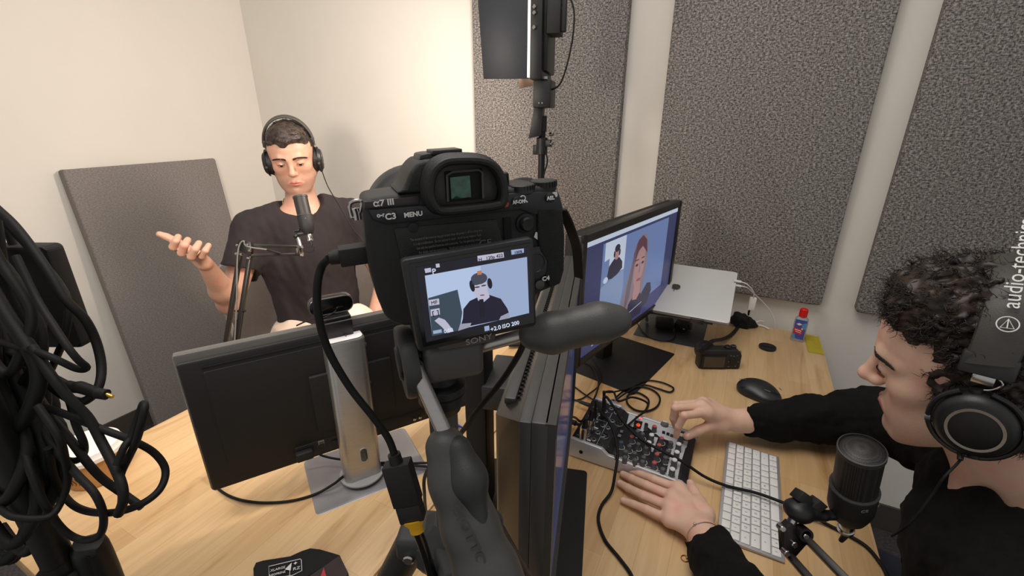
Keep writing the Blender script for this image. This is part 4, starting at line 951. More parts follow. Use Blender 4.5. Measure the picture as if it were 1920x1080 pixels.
# post and clamp on the desk edge
pb = at(430, 662, t=1.245); ex = X0+.03; bm = nb(); base = V((ex, pb.y, DZ)); tube(bm, [bw(pb), bw(V((ex, pb.y, DZ+.10)))], .010, 14, smooth=False); cyl(bm, bw(base+V((0, 0, .012))), bw(base+V((0, 0, .12))), .010, .010, 18); obj('post', bm, M_bar, bl)
bm = nb(); box(bm, bw(base+V((0, 0, .007))), (.05, .04, .012), bev=.002); box(bm, bw(base+V((-.036, 0, -.03))), (.008, .04, .088), bev=.002); box(bm, bw(base+V((-.012, 0, -.068))), (.05, .03, .010), bev=.002); obj('desk_clamp', bm, M_bar, bl)
# mic swivel
bm = nb(); p = bw(at(562, 470, t=1.32)); box(bm, p, (.014, .014, .030), bev=.002); cyl(bm, bw(at(563, 462, t=1.32)), bw(at(558, 443, t=1.325)), .0055, .0050, 14); obj('swivel', bm, M_steel, bl)
bm = nb(); ell(bm, bw(at(556, 442, t=1.325)), (.010, .010, .009)); cyl(bm, bw(at(556, 440, t=1.325)), bw(at(575, 436, t=1.33)), .007, .007, 14, bev=.001); cyl(bm, bw(at(552, 433, t=1.325)), bw(at(562, 431, t=1.325)), .004, .004, 10); obj('mic_mount', bm, M_black, bl)
for py in (463, 478):
    bm = nb(); p = bw(at(567, py, t=1.31)); cyl(bm, p, p-c_fwd*.006, .0042, .0036, 14, bev=.0006); obj('bolt', bm, M_steel, bl)
cable('microphone_cable', 'thin black lead dangling under the guest microphone', [at(589, 462, t=1.33), at(588, 470, t=1.33), at(580, 473, t=1.33), at(570, 470, t=1.33)], .0014)

# right: the engineer's
top, bot = at(1617, 838, t=.545), at(1590, 972, t=.610)
m2, M2, L2_ = microphone('large black studio microphone at the lower right in front of the dark sweater', top, bot, .0248)
mk = [('CE', .0062, M2.inverted() @ frame(M2 @ V((-.004, -.0275, L2_*.40)) , x=M2.to_3x3() @ V((1, .0, 0)), z=M2.to_3x3() @ V((0, -1, 0))), 1.2), ('at', .0040, M2.inverted() @ frame(M2 @ V((.014, -.0243, L2_*.42)) , x=M2.to_3x3() @ V((.8, .6, 0)), z=M2.to_3x3() @ V((.5, -.8, 0))), 1.2)]
texts('maker_mark', mk, M_gprint, m2)
j0 = at(1478, 1000, t=.60)
br_ = thing('boom_arm', 'black double-bar boom arm beside the keyboard', 'boom arm', j0)
def bq(p): return V(p)-j0
bm = nb(); a1, a2 = at(1500, 998, t=.60), at(1472, 1032, t=.605); z1, z2 = at(1648, 1150, t=.505), at(1600, 1180, t=.51)
bar(bm, bq(a1), bq(z1), .009, .013, c_fwd); bar(bm, bq(a2), bq(z2), .009, .013, c_fwd); obj('upper_arm', bm, M_bar, br_)
bm = nb(); pts = [loc(frame(j0, x=c_right, y=c_fwd), *p) for p in ((1463, 990), (1478, 976), (1502, 992), (1512, 1010), (1482, 1044), (1466, 1036))]
prism(bm, [(p.x, p.z) for p in pts], .014, M=frame((0, 0, 0), x=c_right, y=c_fwd) @ Matrix.Translation((0, -.007, 0)), bev=.0012); obj('elbow_plate', bm, M_bar, br_)
for px, py in ((1464, 988), (1486, 1018), (1472, 1034), (1507, 1003)):
    bm = nb(); p = bq(at(px, py, t=.592)); cyl(bm, p+c_fwd*.004, p-c_fwd*.006, .0044, .0040, 16, bev=.0008); obj('bolt', bm, M_steel, br_)
bm = nb(); f = frame(bq(at(1507, 1000, t=.59)), z=c_fwd, x=c_right); lathe(bm, [(.006, -.006), (.009, -.006), (.009, .008), (.006, .008), (.006, -.006)], f, 20, cap=False); obj('hinge_ring', bm, M_bar, br_)
bm = nb(); cyl(bm, bq(at(1478, 995, t=.60)), bq(at(1489, 968, t=.60)), .0058, .0058, 18); obj('swivel', bm, M_steel, br_)
bm = nb(); s = SDF(); s.ell(bq(at(1497, 958, t=.60)), (.0185, .0185, .014), rot=frame((0, 0, 0), z=at(1489, 968, t=.60)-at(1500, 945, t=.60), x=c_right).to_3x3(), k=.004); s.cap(bq(at(1520, 962, t=.60)), bq(at(1540, 966, t=.60)), .010, .008, k=.004)
s.cap(bq(at(1540, 966, t=.60)), bq(at(1575, 966, t=.60)), .0065, .0065, k=.004); s.cap(bq(at(1505, 945, t=.60)), bq(at(1520, 955, t=.60)), .008, .008)
bm.free(); obj('mic_mount', s.bm(.0013), M_black, br_)
bm = nb(); f = frame(bq(at(1513, 940, t=.60)), x=c_right, y=c_fwd)
for dx, dz, an in ((-.008, .004, .5), (.012, -.006, -.6)): prism(bm, [(-.010, -.004), (.010, -.004), (.007, .009), (-.007, .009)], .018, M=f @ Matrix.Translation((dx, -.009, dz)) @ Matrix.Rotation(an, 4, 'Y'), bev=.001)
obj('wing_knob', bm, M_blackm, br_)
bm = nb(); ez = at(1650, 1190, t=.49); tube(bm, [bq(ez), bq(V((.27, .30, .90))), bq(V((.272, .26, .80)))], .008, 14, 4); obj('lower_arm', bm, M_bar, br_)
bm = nb(); cyl(bm, bq(V((.272, .26, DZ+.012))), bq(V((.272, .26, DZ+.09))), .011, .011, 18); box(bm, bq(V((.275, .26, DZ+.007))), (.05, .04, .012), bev=.002); box(bm, bq(V((.312, .26, DZ-.03))), (.008, .04, .088), bev=.002); box(bm, bq(V((.288, .26, DZ-.068))), (.05, .03, .010), bev=.002); obj('desk_clamp', bm, M_bar, br_)
# ============================================================ the audio mixer
xr, xf, ya, yb = -.252, -.010, .774, .948
MX = Matrix.Translation((xr, ya, DZ)); LXm, LYm = xf-xr, yb-ya
X_ = thing('audio_mixer', 'small silver and black audio mixer with a lit red display', 'mixer', MX)
prof = [(0, .004), (0, .046), (.078, .041), (.090, .0305), (LXm-.014, .024), (LXm, .016), (LXm, .004)]
def ztop(x):
    for (x0, z0), (x1, z1) in zip(prof[1:], prof[2:]):
        if x <= x1: return z0+(z1-z0)*(x-x0)/(x1-x0)
    return .016
def mm(x, y, dz=0): return V((x, y, ztop(x)+dz))
bm = nb(); prism(bm, prof, LYm-.020, M=Matrix.Translation((0, .010, 0)), bev=.0012); obj('mixer_case', bm, mat('mixer_face_black', (20, 20, 22), .4, bump=.1, bscale=900, var=.08), X_)
M_chk = mat('mixer_silver', (196, 196, 198), .32, .35, var=.02)
ck = [(-.002, .002), (-.002, .050), (.070, .046), (.084, .0345), (LXm-.010, .027), (LXm+.004, .018), (LXm+.004, .002)]
for y in (-.001, LYm-.008):
    bm = nb(); prism(bm, ck, .009, M=Matrix.Translation((0, y, 0)), bev=.0024, seg=3); obj('side_cheek', bm, M_chk, X_)
bm = nb(); cyl(bm, (.026, -.0012, .022), (.026, -.0022, .022), .0042, .0042, 16); obj('vent_hole', bm, mat('slot_black', (4, 4, 4), .8, var=.1), X_)
def mp_(px, py, dz=0):
    """mixer-surface local point behind a pixel"""
    z = DZ+.03
    for _ in range(6): p = at(px, py, z=z); z = DZ+ztop(p.x-xr)+dz
    return p-V((xr, ya, DZ))
def flat(bm, pxs, dz=.0004, mi=0, loc_=False):
    vs = [bm.verts.new(mm(p[0], p[1], dz) if loc_ else mp_(*p)+V((0, 0, dz))) for p in pxs]; f = bm.faces.new(vs); f.material_index = mi
    f.normal_update()
    if f.normal.z < 0: f.normal_flip()
M_face = mat('mixer_face_light', (184, 186, 188), .45, var=.03)
bm = nb(); flat(bm, [(1180, 775), (1248, 792), (1275, 803), (1268, 825), (1262, 829), (1240, 822), (1213, 800), (1205, 810), (1175, 795)], .0005)
flat(bm, [(1222, 818), (1234, 821), (1224, 848), (1206, 842)], .0005)
flat(bm, [(1262, 832), (1286, 838), (1276, 870), (1270, 900), (1248, 893), (1254, 866)], .0005); flat(bm, [(1262, 822), (1290, 828), (1287, 840), (1260, 833)], .0006)
obj('printed_panel', bm, M_face, X_, smooth=0)
def bw_arc(bm, c, r, a0=-40, a1=220, w=.0006):
    pts = [mm(c.x+r*math.sin(R(a)), c.y+r*math.cos(R(a)), .0006) for a in range(a0, a1, 26)]; tube(bm, pts, w, 4, 1, smooth=False)
knobs = []
M_kg = mat('knob_grey', (88, 90, 92), .5, bump=.1); M_kw = mat('knob_white_cap', (212, 212, 210), .4); M_kr = mat('knob_red_cap', (190, 84, 82), .45, var=.05); M_kb = mat('knob_blue_grey', (62, 78, 94), .5, var=.05)
def knob(px, py, cap, h=.015, r=.0062, name='knob'):
    p = mp_(px, py, h); p.z = ztop(p.x); bm = nb()
    lathe(bm, [(0, 0), (r, 0), (r*.98, .002), (r*.80, .004), (r*.74, h-.001), (r*.70, h), (0, h)], Matrix.Translation(p), 20)
    for k in range(10): a = 2*PI*k/10; box(bm, p+V((r*.76*math.cos(a), r*.76*math.sin(a), h*.55)), (.0009, .0009, h*.8), rot=Matrix.Rotation(a, 3, 'Z'))
    lathe(bm, [(0, h-.0010), (r*.78, h-.0010), (r*.70, h+.0009), (0, h+.0009)], Matrix.Translation(p), 16, mi=1); box(bm, p+V((-.0022, 0, h+.0012)), (.0035, .0008, .0008), mi=1)
    obj(name, bm, [M_kg, cap], X_); return p
scale_bm = nb()
for px, py in ((1277.5, 815), (1273, 832), (1269.5, 847), (1265, 862), (1261, 879), (1222, 815), (1217, 829)): knob(px, py, M_kw, .020, .0070)
for px, py in ((1227.5, 799), (1241, 821), (1236, 834), (1232, 851), (1227, 867), (1185, 818)): p = knob(px, py, M_kr, .0145); bw_arc(scale_bm, p, .0085)
grey = [(1205, 813), (1196, 808), (1165, 829), (1180, 836), (1197, 832), (1212, 839), (1157, 850), (1173, 846), (1190, 849), (1207, 857), (1191, 862), (1172, 857), (1205, 865), (1258, 829), (1253, 845), (1248, 857), (1243, 879)]
for px, py in grey: p = knob(px, py, M_kg if (px, py) != (1165, 829) else M_kb, .0135); bw_arc(scale_bm, p, .0082)
knob(1212, 795, M_black, .016, .0050)
obj('printed_scale', scale_bm, M_print, X_, smooth=0)
# display and indicators
bm = nb(); flat(bm, [(1190, 789), (1205, 792), (1201, 806), (1187, 803)], .0024); dsp = obj('red_display', bm, mat('slot_black', (4, 4, 4), .8), X_, smooth=0)
M_led = emis('red_glow', (255, 50, 24), 3.2); p = mp_(1196.5, 799)
bm = nb(); tube(bm, [p+V((.0032*math.sin(a), .0052*math.cos(a)*.7, .0034)) for a in [k*PI/5 for k in range(10)]], .0009, 6, 3, closed=True); obj('display_digit', bm, M_led, dsp)
for px, py, c in ((1194, 783, (150, 20, 40)), (1201, 785, (255, 90, 90))):
    p = mp_(px, py); bm = nb(); box(bm, p+V((0, 0, .001)), (.007, .0045, .0022), bev=.0005); obj('indicator_light', bm, emis('indicator_%d' % px, c, 1.6 if px > 1198 else .5), X_)
bm = nb()
for px in range(1207, 1226, 4): box(bm, mp_(px, 785+(px-1207)*.3)+V((0, 0, .0006)), (.002, .0018, .0008))
for px, py in ((1233, 790),): box(bm, mp_(px, py)+V((0, 0, .0006)), (.003, .003, .0008))
obj('level_led_row', bm, mat('led_off', (40, 36, 34), .4, var=.05), X_)
bm = nb(); p = mp_(1246, 797); cyl(bm, p, p+V((0, 0, .006)), .0095, .0085, 24, bev=.001); box(bm, p+V((0, .0035, .0065)), (.010, .003, .002), mi=1); obj('effects_dial', bm, [M_kg, M_print], X_)
for px, py in ((1244, 813), (1252, 816), (1259, 819)):
    p = mp_(px, py); bm = nb(); box(bm, p+V((0, 0, .003)), (.0065, .004, .007), bev=.0008); obj('push_switch', bm, M_grey if px > 1257 else M_black, X_)
for px, py in ((1160, 817),):
    bm = nb()
    for dx, dy in ((0, 0), (4, -8)): box(bm, mp_(px+dx, py+dy)+V((0, 0, .0008)), (.010, .009, .001), mi=0)
    obj('printed_box', bm, M_gprint, X_)
# jack field on the raised rear
jp_ = [(1113, 825), (1121, 812), (1130, 799), (1139, 786), (1148, 790), (1140, 803), (1130, 818), (1135, 772), (1146, 767), (1155, 775), (1160, 763), (1124, 778), (1118, 790), (1150, 752), (1143, 757), (1112, 799)]
for px, py in jp_:
    p = mp_(px, py); bm = nb(); lathe(bm, [(.0032, 0), (.0062, 0), (.0062, .0016), (.0045, .0022), (.0032, .0022), (.0030, -.002)], Matrix.Translation(p), 20, cap=False); lathe(bm, [(0, .0003), (.0032, .0003)], Matrix.Translation(p), 16, cap=False, mi=1); obj('jack_socket', bm, [M_steel, mat('slot_black', (4, 4, 4), .8)], X_)
for px, py in ((1133, 818), (1122, 835), (1098, 815), (1160, 795)):
    p = mp_(px, py); bm = nb(); lathe(bm, [(.0095, 0), (.0108, 0), (.0104, .0016), (.0095, .0018)], Matrix.Translation(p), 28, cap=False)
    for k in range(3): a = 2.1*k+.5; cyl(bm, p+V((.004*math.cos(a), .004*math.sin(a), 0)), p+V((.004*math.cos(a), .004*math.sin(a), .001)), .0011, .0011, 8)
    obj('xlr_socket', bm, M_steel, X_)
bm = nb()
for (a, b) in (((.008, .02), (.080, .02)), ((.008, .058), (.080, .058)), ((.008, .096), (.080, .096)), ((.008, .134), (.080, .134)), ((.03, .012), (.03, .135)), ((.055, .012), (.055, .135))): tube(bm, [mm(*a, .0006), mm(*b, .0006)], .0004, 4, smooth=False)
for (px, py) in ((1104, 826), (1128, 775), (1118, 803), (1131, 763)): box(bm, mp_(px, py)+V((0, 0, .0006)), (.008, .004, .0006))
tube(bm, [mm(.108, .013, .0005), mm(LXm-.018, .013, .0005)], .0005, 4, smooth=False)
obj('printed_line', bm, M_print, X_, smooth=0)

def jack_plug(label, px, py, steel=True, h=.04, lean=(0, 0), cat='plug'):
    p = mp_(px, py)+V((xr, ya, DZ)); d = V((lean[0], lean[1], 1)).normalized(); M = frame(p, z=d, x=(1, 0, 0))
    t = thing('xlr_plug' if steel else 'jack_plug', label, cat, M)
    bm = nb()
    if steel: lathe(bm, [(0, 0.001), (.0088, .001), (.0092, .004), (.0092, h*.7), (.0082, h*.80), (0, h*.80)], None, 28)
    else: lathe(bm, [(0, 0.001), (.0052, .001), (.0054, h*.6), (.0040, h*.72), (0, h*.72)], None, 20)
    obj('plug_shell', bm, M_steel if steel else M_blackm, t)
    bm = nb(); lathe(bm, [(0, h*.78), (.0066 if steel else .0035, h*.78), (.0040, h*1.35), (0, h*1.35)], None, 20); obj('cable_boot', bm, M_rubber, t)
    return M @ V((0, 0, h*1.3))
k1 = jack_plug('silver plug standing at the near rear corner of the mixer', 1093, 824, True, .042, (.06, .02))
k2 = jack_plug('silver plug standing second from the near corner of the mixer', 1104, 808, True, .040, (.06, .03))
k3 = jack_plug('black plug in the middle of the mixer sockets', 1129, 783, False, .040, (.0, .05))
k4 = jack_plug('black plug at the far corner of the mixer sockets', 1133, 768, False, .036, (-.1, .05))
k5 = jack_plug('black plug beside the silver ones on the mixer', 1113, 787, False, .038, (.04, .05))
TG = 'tangle of black leads behind the mixer'
def w3(px, py, h=.005): return at(px, py, z=DZ+h)
cable('mixer_cable', 'black lead looping from the mixer down the desk beside the resting hand', [k5, at(1126, 772, z=DZ+.085), at(1141, 790, z=DZ+.085), at(1152, 815, z=DZ+.07), at(1158, 850, z=DZ+.055), at(1153, 890, z=DZ+.035), w3(1146, 922, .012), w3(1128, 948), w3(1122, 975), w3(1134, 1012), w3(1160, 1045), w3(1182, 1075), w3(1190, 1100), w3(1196, 1140)], .0030, seg=12)
cable('microphone_cable', 'black lead running from the mixer over the keyboard to the large microphone', [k3, at(1138, 745, z=DZ+.10), at(1152, 765, z=DZ+.085), at(1168, 790, z=DZ+.065), at(1200, 822, z=DZ+.052), at(1240, 845, z=DZ+.046), at(1280, 866, z=DZ+.040), at(1320, 893, z=DZ+.022), w3(1360, 910, .016), w3(1417, 924, .017), w3(1462, 940, .020), w3(1500, 955, .02), w3(1545, 980, .006), w3(1590, 1003), w3(1625, 1025), w3(1650, 1055), w3(1664, 1080), w3(1672, 1105)], .0030, seg=12)
cable('mixer_cable', 'black lead ending on the light upper face of the mixer', [k4, at(1150, 735, z=DZ+.08), at(1160, 752, z=DZ+.075), w3(1186, 745, .05), w3(1213, 755, .03), at(1210, 770, z=DZ+.04), at(1195, 782, z=DZ+.042), at(1178, 797, z=DZ+.036)], .0026, group=TG)
cable('loose_cable', 'black lead whose loop lies farthest out behind the mixer', [k4, w3(1150, 735, .03), w3(1183, 727), w3(1210, 714), w3(1237, 716), w3(1258, 724), w3(1263, 730), w3(1255, 735), w3(1235, 729), w3(1210, 722), w3(1190, 727), w3(1172, 738, .01), w3(1152, 752, .02)], .0023, group=TG)
cable('loose_cable', 'black lead in the round loop just behind the mixer', [w3(1155, 745, .02), w3(1172, 732), w3(1197, 725), w3(1223, 731), w3(1237, 745), w3(1232, 762), w3(1212, 771), w3(1190, 768), w3(1176, 755), w3(1178, 741), w3(1195, 736), w3(1215, 748), w3(1214, 764), w3(1206, 773)], .0025, group=TG)
cable('loose_cable', 'black lead crossing the desk from the monitor base to the mixer rear', [k1, at(1088, 790, z=DZ+.09), w3(1078, 783, .06), w3(1062, 780, .03), w3(1030, 782)], .0026, group=TG)
cable('loose_cable', 'thin black lead lying along the back of the mixer', [k2, at(1105, 765, z=DZ+.10), w3(1118, 738, .06), w3(1122, 715, .03), w3(1112, 690, .01), w3(1095, 680)], .0024, group=TG)
cable('loose_cable', 'thin black lead slanting toward the far monitor base', [w3(1068, 752), w3(1090, 748), w3(1105, 738), w3(1122, 724), w3(1127, 708), w3(1121, 690, .012), w3(1110, 672, .02)], .0020, group=TG)
cable('loose_cable', 'thin black lead running low between the two monitor bases', [w3(1040, 706), w3(1072, 722), w3(1094, 738), w3(1118, 752, .01), w3(1140, 756, .03)], .0020, group=TG)
def lead_plug(label, a, b, r=.0055):
    bm = nb(); a, b = V(a), V(b); cyl(bm, a, b, r*.7, r, 16, bev=.001); cyl(bm, b, b+(b-a).normalized()*.008, r*.6, r*.6, 12); tube(bm, [a, a+(a-b)*.7, a+(a-b)*1.6+V((0, 0, -.004))], .0024, 8, 4); return tag(obj('power_plug', bm, M_blackm), label, 'plug')
lead_plug('black plug pushed into the upper rear of the mixer', w3(1086, 753, .022), w3(1106, 760, .022)); lead_plug('black plug pushed into the lower rear of the mixer', w3(1066, 788, .022), w3(1080, 794, .022), .0065)

# ============================================================ keyboard (user sits at +x)
kx0, kx1, ky0, ky1 = .053, .158, .693, .975
KB = thing('computer_keyboard', 'slim white and silver keyboard lying beside the mixer', 'keyboard', Matrix.Translation((kx0, ky0, DZ)))
KX, KY = kx1-kx0, ky1-ky0
bm = nb(); prism(bm, [(0, .0015), (0, .0095), (KX, .0045), (KX, .0015)], KY, bev=.0008); obj('keyboard_base', bm, mat('keyboard_silver', (176, 176, 178), .4, .5, var=.02), KB)
M_key = mat('keyboard_white', (228, 227, 224), .45, var=.01); M_kleg = mat('key_legend', (138, 136, 134), .6, var=.02)
rows = [[1.03]*14, [1]*13+[1.5], [1.5]+[1]*12+[1], [1.75]+[1]*11+[1.75], [2.25]+[1]*10+[2.25], [1, 1, 1, 1.25, 5, 1.25, 1, 1, 1, 1]]
legs = ['⎋          ', '`1234567890-=<', '>QWERTYUIOP[]\\', '^ASDFGHJKL;\'~', '^ZXCVBNM,./^', 'fn^~x  x~<v>']
rowh = (KX-.008)/6; items = []
for r, row in enumerate(rows):
    tot = sum(row); u = (KY-.008)/tot; y = KY-.004
    # rows run from the user's left (low y... the user faces -x, his left hand is at low y)
    y = .004
    for c, w__ in enumerate(row):
        yc = y+u*w__/2; xc_ = .004+rowh*(r+.5); zz = .0095-(.005)*xc_/KX; bm = nb()
        box(bm, (xc_, yc, zz+.0008), (rowh-.0024, u*w__-.0024, .0026), bev=.0007); obj('key', bm, M_key, KB)
        s = legs[r][c] if c < len(legs[r]) else ''
        if s.strip() and s not in '⎋': items.append((s, .0062, Matrix.Translation((xc_, yc, zz+.00225)) @ Matrix.Rotation(PI/2, 4, 'Z'), 1.0))
        y += u*w__
texts('key_lettering', items, M_kleg, KB)

# ============================================================ mouse, small camera, cap, bottle, note
ma, mb = at(1384, 722, z=DZ+.015), at(1462, 742, z=DZ+.015); dm = (mb-ma); dm.z = 0; Lm = dm.length
Mm = frame(V(((ma.x+mb.x)/2, (ma.y+mb.y)/2, DZ)), x=dm, z=(0, 0, 1))
mo = thing('computer_mouse', 'black sculpted mouse near the right sleeve', 'mouse', Mm)
s = SDF(); s.ell((-.004, .004, .012), (Lm*.50, .036, .026), rot=Matrix.Rotation(.25, 3, 'X'), k=.01).ell((.020, -.010, .010), (Lm*.36, .030, .016), k=.014).box((0, 0, -.015), (.09, .06, .0155), .001, k=.003, op=-1)
obj('mouse_shell', s.bm(.0016), mat('mouse_graphite', (30, 32, 34), .38, var=.05, bump=.1), mo)
bm = nb(); tube(bm, [(-.050, .010, .0285), (-.042, .006, .0325), (-.033, .004, .035)], .0012, 8, 4); obj('scroll_wheel_highlight', bm, M_steel, mo)
bm = nb(); tube(bm, [(.045, .012, .031), (.052, .008, .028)], .0012, 8, 2); tube(bm, [(.012, -.020, .033), (.026, -.021, .031)], .0007, 6, 2); obj('silver_marking', bm, M_steel, mo)
bm = nb(); tube(bm, [(-.045, -.018, .020), (-.01, -.016, .030), (.03, -.018, .030), (.05, -.01, .024)], .0007, 6, 6); obj('shell_seam', bm, mat('slot_black', (4, 4, 4), .8), mo)

ca, cb = at(1310, 692, z=DZ), at(1386, 693, z=DZ); dcam = cb-ca
Mc = frame((ca+cb)/2, x=dcam, z=(0, 0, 1))
sc_ = thing('compact_camera', 'small black camera resting on the desk near the laptop', 'camera', Mc)
w2 = .060
bm = nb(); prism(bm, [(-w2, .003), (-w2, .056), (-w2+.006, .063), (w2-.016, .063), (w2-.004, .055), (w2, .045), (w2, .006), (w2-.004, .001), (-w2+.003, .001)], .034, bev=.003, seg=3); obj('camera_body', bm, M_cam, sc_)
bm = nb(); prism(bm, rpoly(.072, .042, .003, 3, -.019, .026), .004, M=Matrix.Translation((0, -.0035, 0)), bev=.0008); obj('rear_screen', bm, M_black, sc_)
bm = nb(); prism(bm, rpoly(.060, .034, .001, 2, -.019, .026), .0006, M=Matrix.Translation((0, -.0042, 0))); obj('screen_glass', bm, mat('unlit_screen', (62, 54, 46), .12, spec=.7, var=.04), sc_)
bm = nb(); lathe(bm, [(0, 0), (.026, 0), (.030, .006), (.030, .030), (.028, .036), (.024, .036), (.020, .028), (0, .026)], Matrix.Translation((-.026, .030, .034)) @ Matrix.Rotation(-PI/2, 4, 'X'), 36); obj('lens', bm, M_black, sc_)
bm = nb(); tube(bm, [(-.026+.027*math.cos(a), .060, .034+.027*math.sin(a)) for a in [R(k) for k in range(30, 151, 20)]], .0008, 6, 3); obj('lens_ring', bm, M_steel, sc_)
bm = nb(); cyl(bm, (.022, .016, .062), (.022, .016, .070), .0095, .0092, 28, bev=.001); obj('mode_dial', bm, M_black, sc_)
bm = nb(); cyl(bm, (.042, .024, .062), (.042, .024, .067), .0085, .0080, 24, bev=.001); lathe(bm, [(.005, .0671), (.007, .0671), (.007, .0676), (.005, .0676)], Matrix.Translation((.042, .024, 0)), 20, cap=False, mi=1); obj('shutter_button', bm, [M_black, M_steel], sc_)
bm = nb(); lathe(bm, [(0, 0), (.0105, 0), (.0100, .0014), (.006, .0018), (0, .0012)], Matrix.Translation((.038, 0, .026)) @ Matrix.Rotation(PI/2, 4, 'X'), 24); obj('control_wheel', bm, M_black, sc_)
bm = nb()
for x, z in ((.028, .046), (.036, .045), (.046, .046), (.026, .010), (.046, .012), (.052, .026), (.024, .026)): box(bm, (x, -.0005, z), (.004, .0008, .0014))
obj('button_symbols', bm, M_gprint, sc_)
bm = nb(); 
for px in (-w2-.002, w2+.002): cyl(bm, (px-.002, .016, .050), (px+.002, .016, .050), .0035, .0035, 12)
obj('strap_ring', bm, M_steel, sc_)
bm = nb(); pts = [Mc.inverted() @ p for p in (Mc @ V((-.062, .016, .050)), at(1318, 655, z=DZ+.075), at(1335, 640, z=DZ+.07), w3(1355, 636, .03), w3(1372, 627, .01), w3(1384, 612, .012), w3(1386, 600, .016))]
tube(bm, pts, .004, n=8, flat=(.011, .0045)); obj('neck_strap', bm, M_cable, sc_)
cp = at(1439, 651, z=DZ+.004); bm = nb(); lathe(bm, [(0, 0), (.0245, 0), (.0255, .002), (.0250, .007), (.0215, .0085), (.0205, .0075), (0, .0075)], Matrix.Translation((cp.x, cp.y, DZ+.0006)), 40); box(bm, (cp.x, cp.y, DZ+.0085), (.03, .010, .0015), bev=.0004)
tag(obj('lens_cap', bm, M_black), 'round black lens cap lying between the small camera and the red-capped bottle', 'lens cap')
Mh_ = Matrix.Translation((.232, 1.643, DZ)) @ rotz(R(-8))
hb = thing('sanitizer_bottle', 'small clear hand sanitizer bottle with a red cap', 'bottle', Mh_)
M_clear = mat('clear_gel_bottle', (196, 204, 214), .12, trans=.6, var=.02)
def stad(w, d, k=1): return rpoly(w*k, d*k, min(w, d)*k*.48, 5)
bm = nb(); t_ = bmesh.new(); rings = []
for z, k in ((.001, .92), (.004, 1), (.070, 1), (.080, .93), (.086, .62), (.089, .45)): rings.append([t_.verts.new((x, y, z)) for x, y in stad(.040, .024, k)])
for A1, B1 in zip(rings, rings[1:]):
    n_ = len(A1)
    for k in range(n_): t_.faces.new((A1[k], A1[(k+1) % n_], B1[(k+1) % n_], B1[k]))
t_.faces.new(list(reversed(rings[0]))); t_.faces.new(rings[-1]); merge(bm, t_); obj('bottle', bm, M_clear, hb)
bm = nb(); cyl(bm, (0, 0, .086), (0, 0, .114), .0118, .0112, 28, bev=.002)
for k in range(24): a = 2*PI*k/24; box(bm, (.0117*math.cos(a), .0117*math.sin(a), .099), (.0007, .0007, .022), rot=Matrix.Rotation(a, 3, 'Z'))
obj('cap', bm, mat('red_cap', (208, 28, 28), .35, var=.03), hb)
def lab(bm, pts, mi, lay=0):
    vs = [bm.verts.new((x, -.0123-lay*.0002, z)) for x, z in pts]; f = bm.faces.new(vs); f.material_index = mi
    if f.normal.y > 0: f.normal_flip()
bm = nb(); lab(bm, [(-.0165, .010), (.0165, .010), (.0165, .078), (-.0165, .078)], 0); lab(bm, [(-.0165, .030), (.008, .026), (.010, .046), (-.0165, .050)], 1, 1); lab(bm, [(-.013, .041), (.006, .038), (.006, .041), (-.013, .044)], 2, 2); lab(bm, [(-.010, .035), (.006, .032), (.006, .034), (-.010, .037)], 2, 2)
lab(bm, [(-.012, .062), (-.004, .067), (.005, .062), (-.004, .058)], 2, 1); lab(bm, [(.004, .048), (.0165, .046), (.0165, .070), (.006, .066)], 3, 1); lab(bm, [(-.0165, .010), (-.006, .010), (-.010, .026), (-.0165, .028)], 3, 1); lab(bm, [(.004, .046), (.009, .045), (.009, .050), (.005, .050)], 2, 3)
obj('label', bm, [mat('label_blue', (70, 76, 150), .5, var=.05), mat('label_red', (196, 36, 48), .5), M_print, mat('label_sky', (80, 140, 180), .5, var=.1)], hb, smooth=0)
bm = nb(); box(bm, (.279, 1.632, DZ+.0012), (.042, .135, .0014), rot=Matrix.Rotation(.02, 3, 'Z')); tag(obj('sticky_note', bm, mat('olive_yellow_paper', (176, 158, 34), .7, var=.06, vscale=60)), 'olive yellow tape patch stuck on the far right desk corner', 'sticky note')

# ============================================================ laptop on its stand
ph = math.atan2(.092, .215); Mlap = Matrix.Translation((-.155, 1.395, .848)) @ Matrix.Rotation(ph, 4, 'X')
st = thing('laptop_stand', 'dark grey metal laptop stand on the desk by the back wall', 'laptop stand', Matrix.Translation((-.155, 1.50, DZ)))
bm = nb(); prism(bm, rpoly(.22, .24, .006, 3), .006, M=Matrix.Translation((0, .05, .0005)) @ Matrix.Rotation(PI/2, 4, 'X') @ Matrix.Translation((0, -.006, 0)), bev=.0015); obj('base_plate', bm, mat('space_grey_metal', (84, 86, 90), .35, .6, var=.03), st)
Mli = Matrix.Translation((.155, -1.50, -DZ)) @ Mlap
bm = nb(); box(bm, (0, .10, -.003), (.26, .20, .004), M=Mli, bev=.001); box(bm, (.085, -.004, .004), (.04, .004, .020), M=Mli, bev=.001); box(bm, (-.085, -.004, .004), (.04, .004, .020), M=Mli, bev=.001); obj('tray', bm, mat('space_grey_metal', (84, 86, 90), .35, .6), st)
for x in (-.09, .06):
    bm = nb(); p = Mli @ V((x, .05, -.004)); cyl(bm, (x, .06, .006), p, .006, .006, 14); obj('support_rod', bm, M_silver, st)
lp = thing('laptop', 'closed silver laptop with a fruit logo tilted on a stand', 'laptop', Mlap)
bm = nb(); prism(bm, rpoly(.350, .240, .010, 5, 0, -.120), .0085, M=Matrix.Translation((0, 0, .0105)) @ Matrix.Rotation(PI/2, 4, 'X') @ Matrix.Translation((0, -.0085, 0)) @ Matrix.Diagonal((1, 1, 1, 1)), bev=.0022, seg=3)
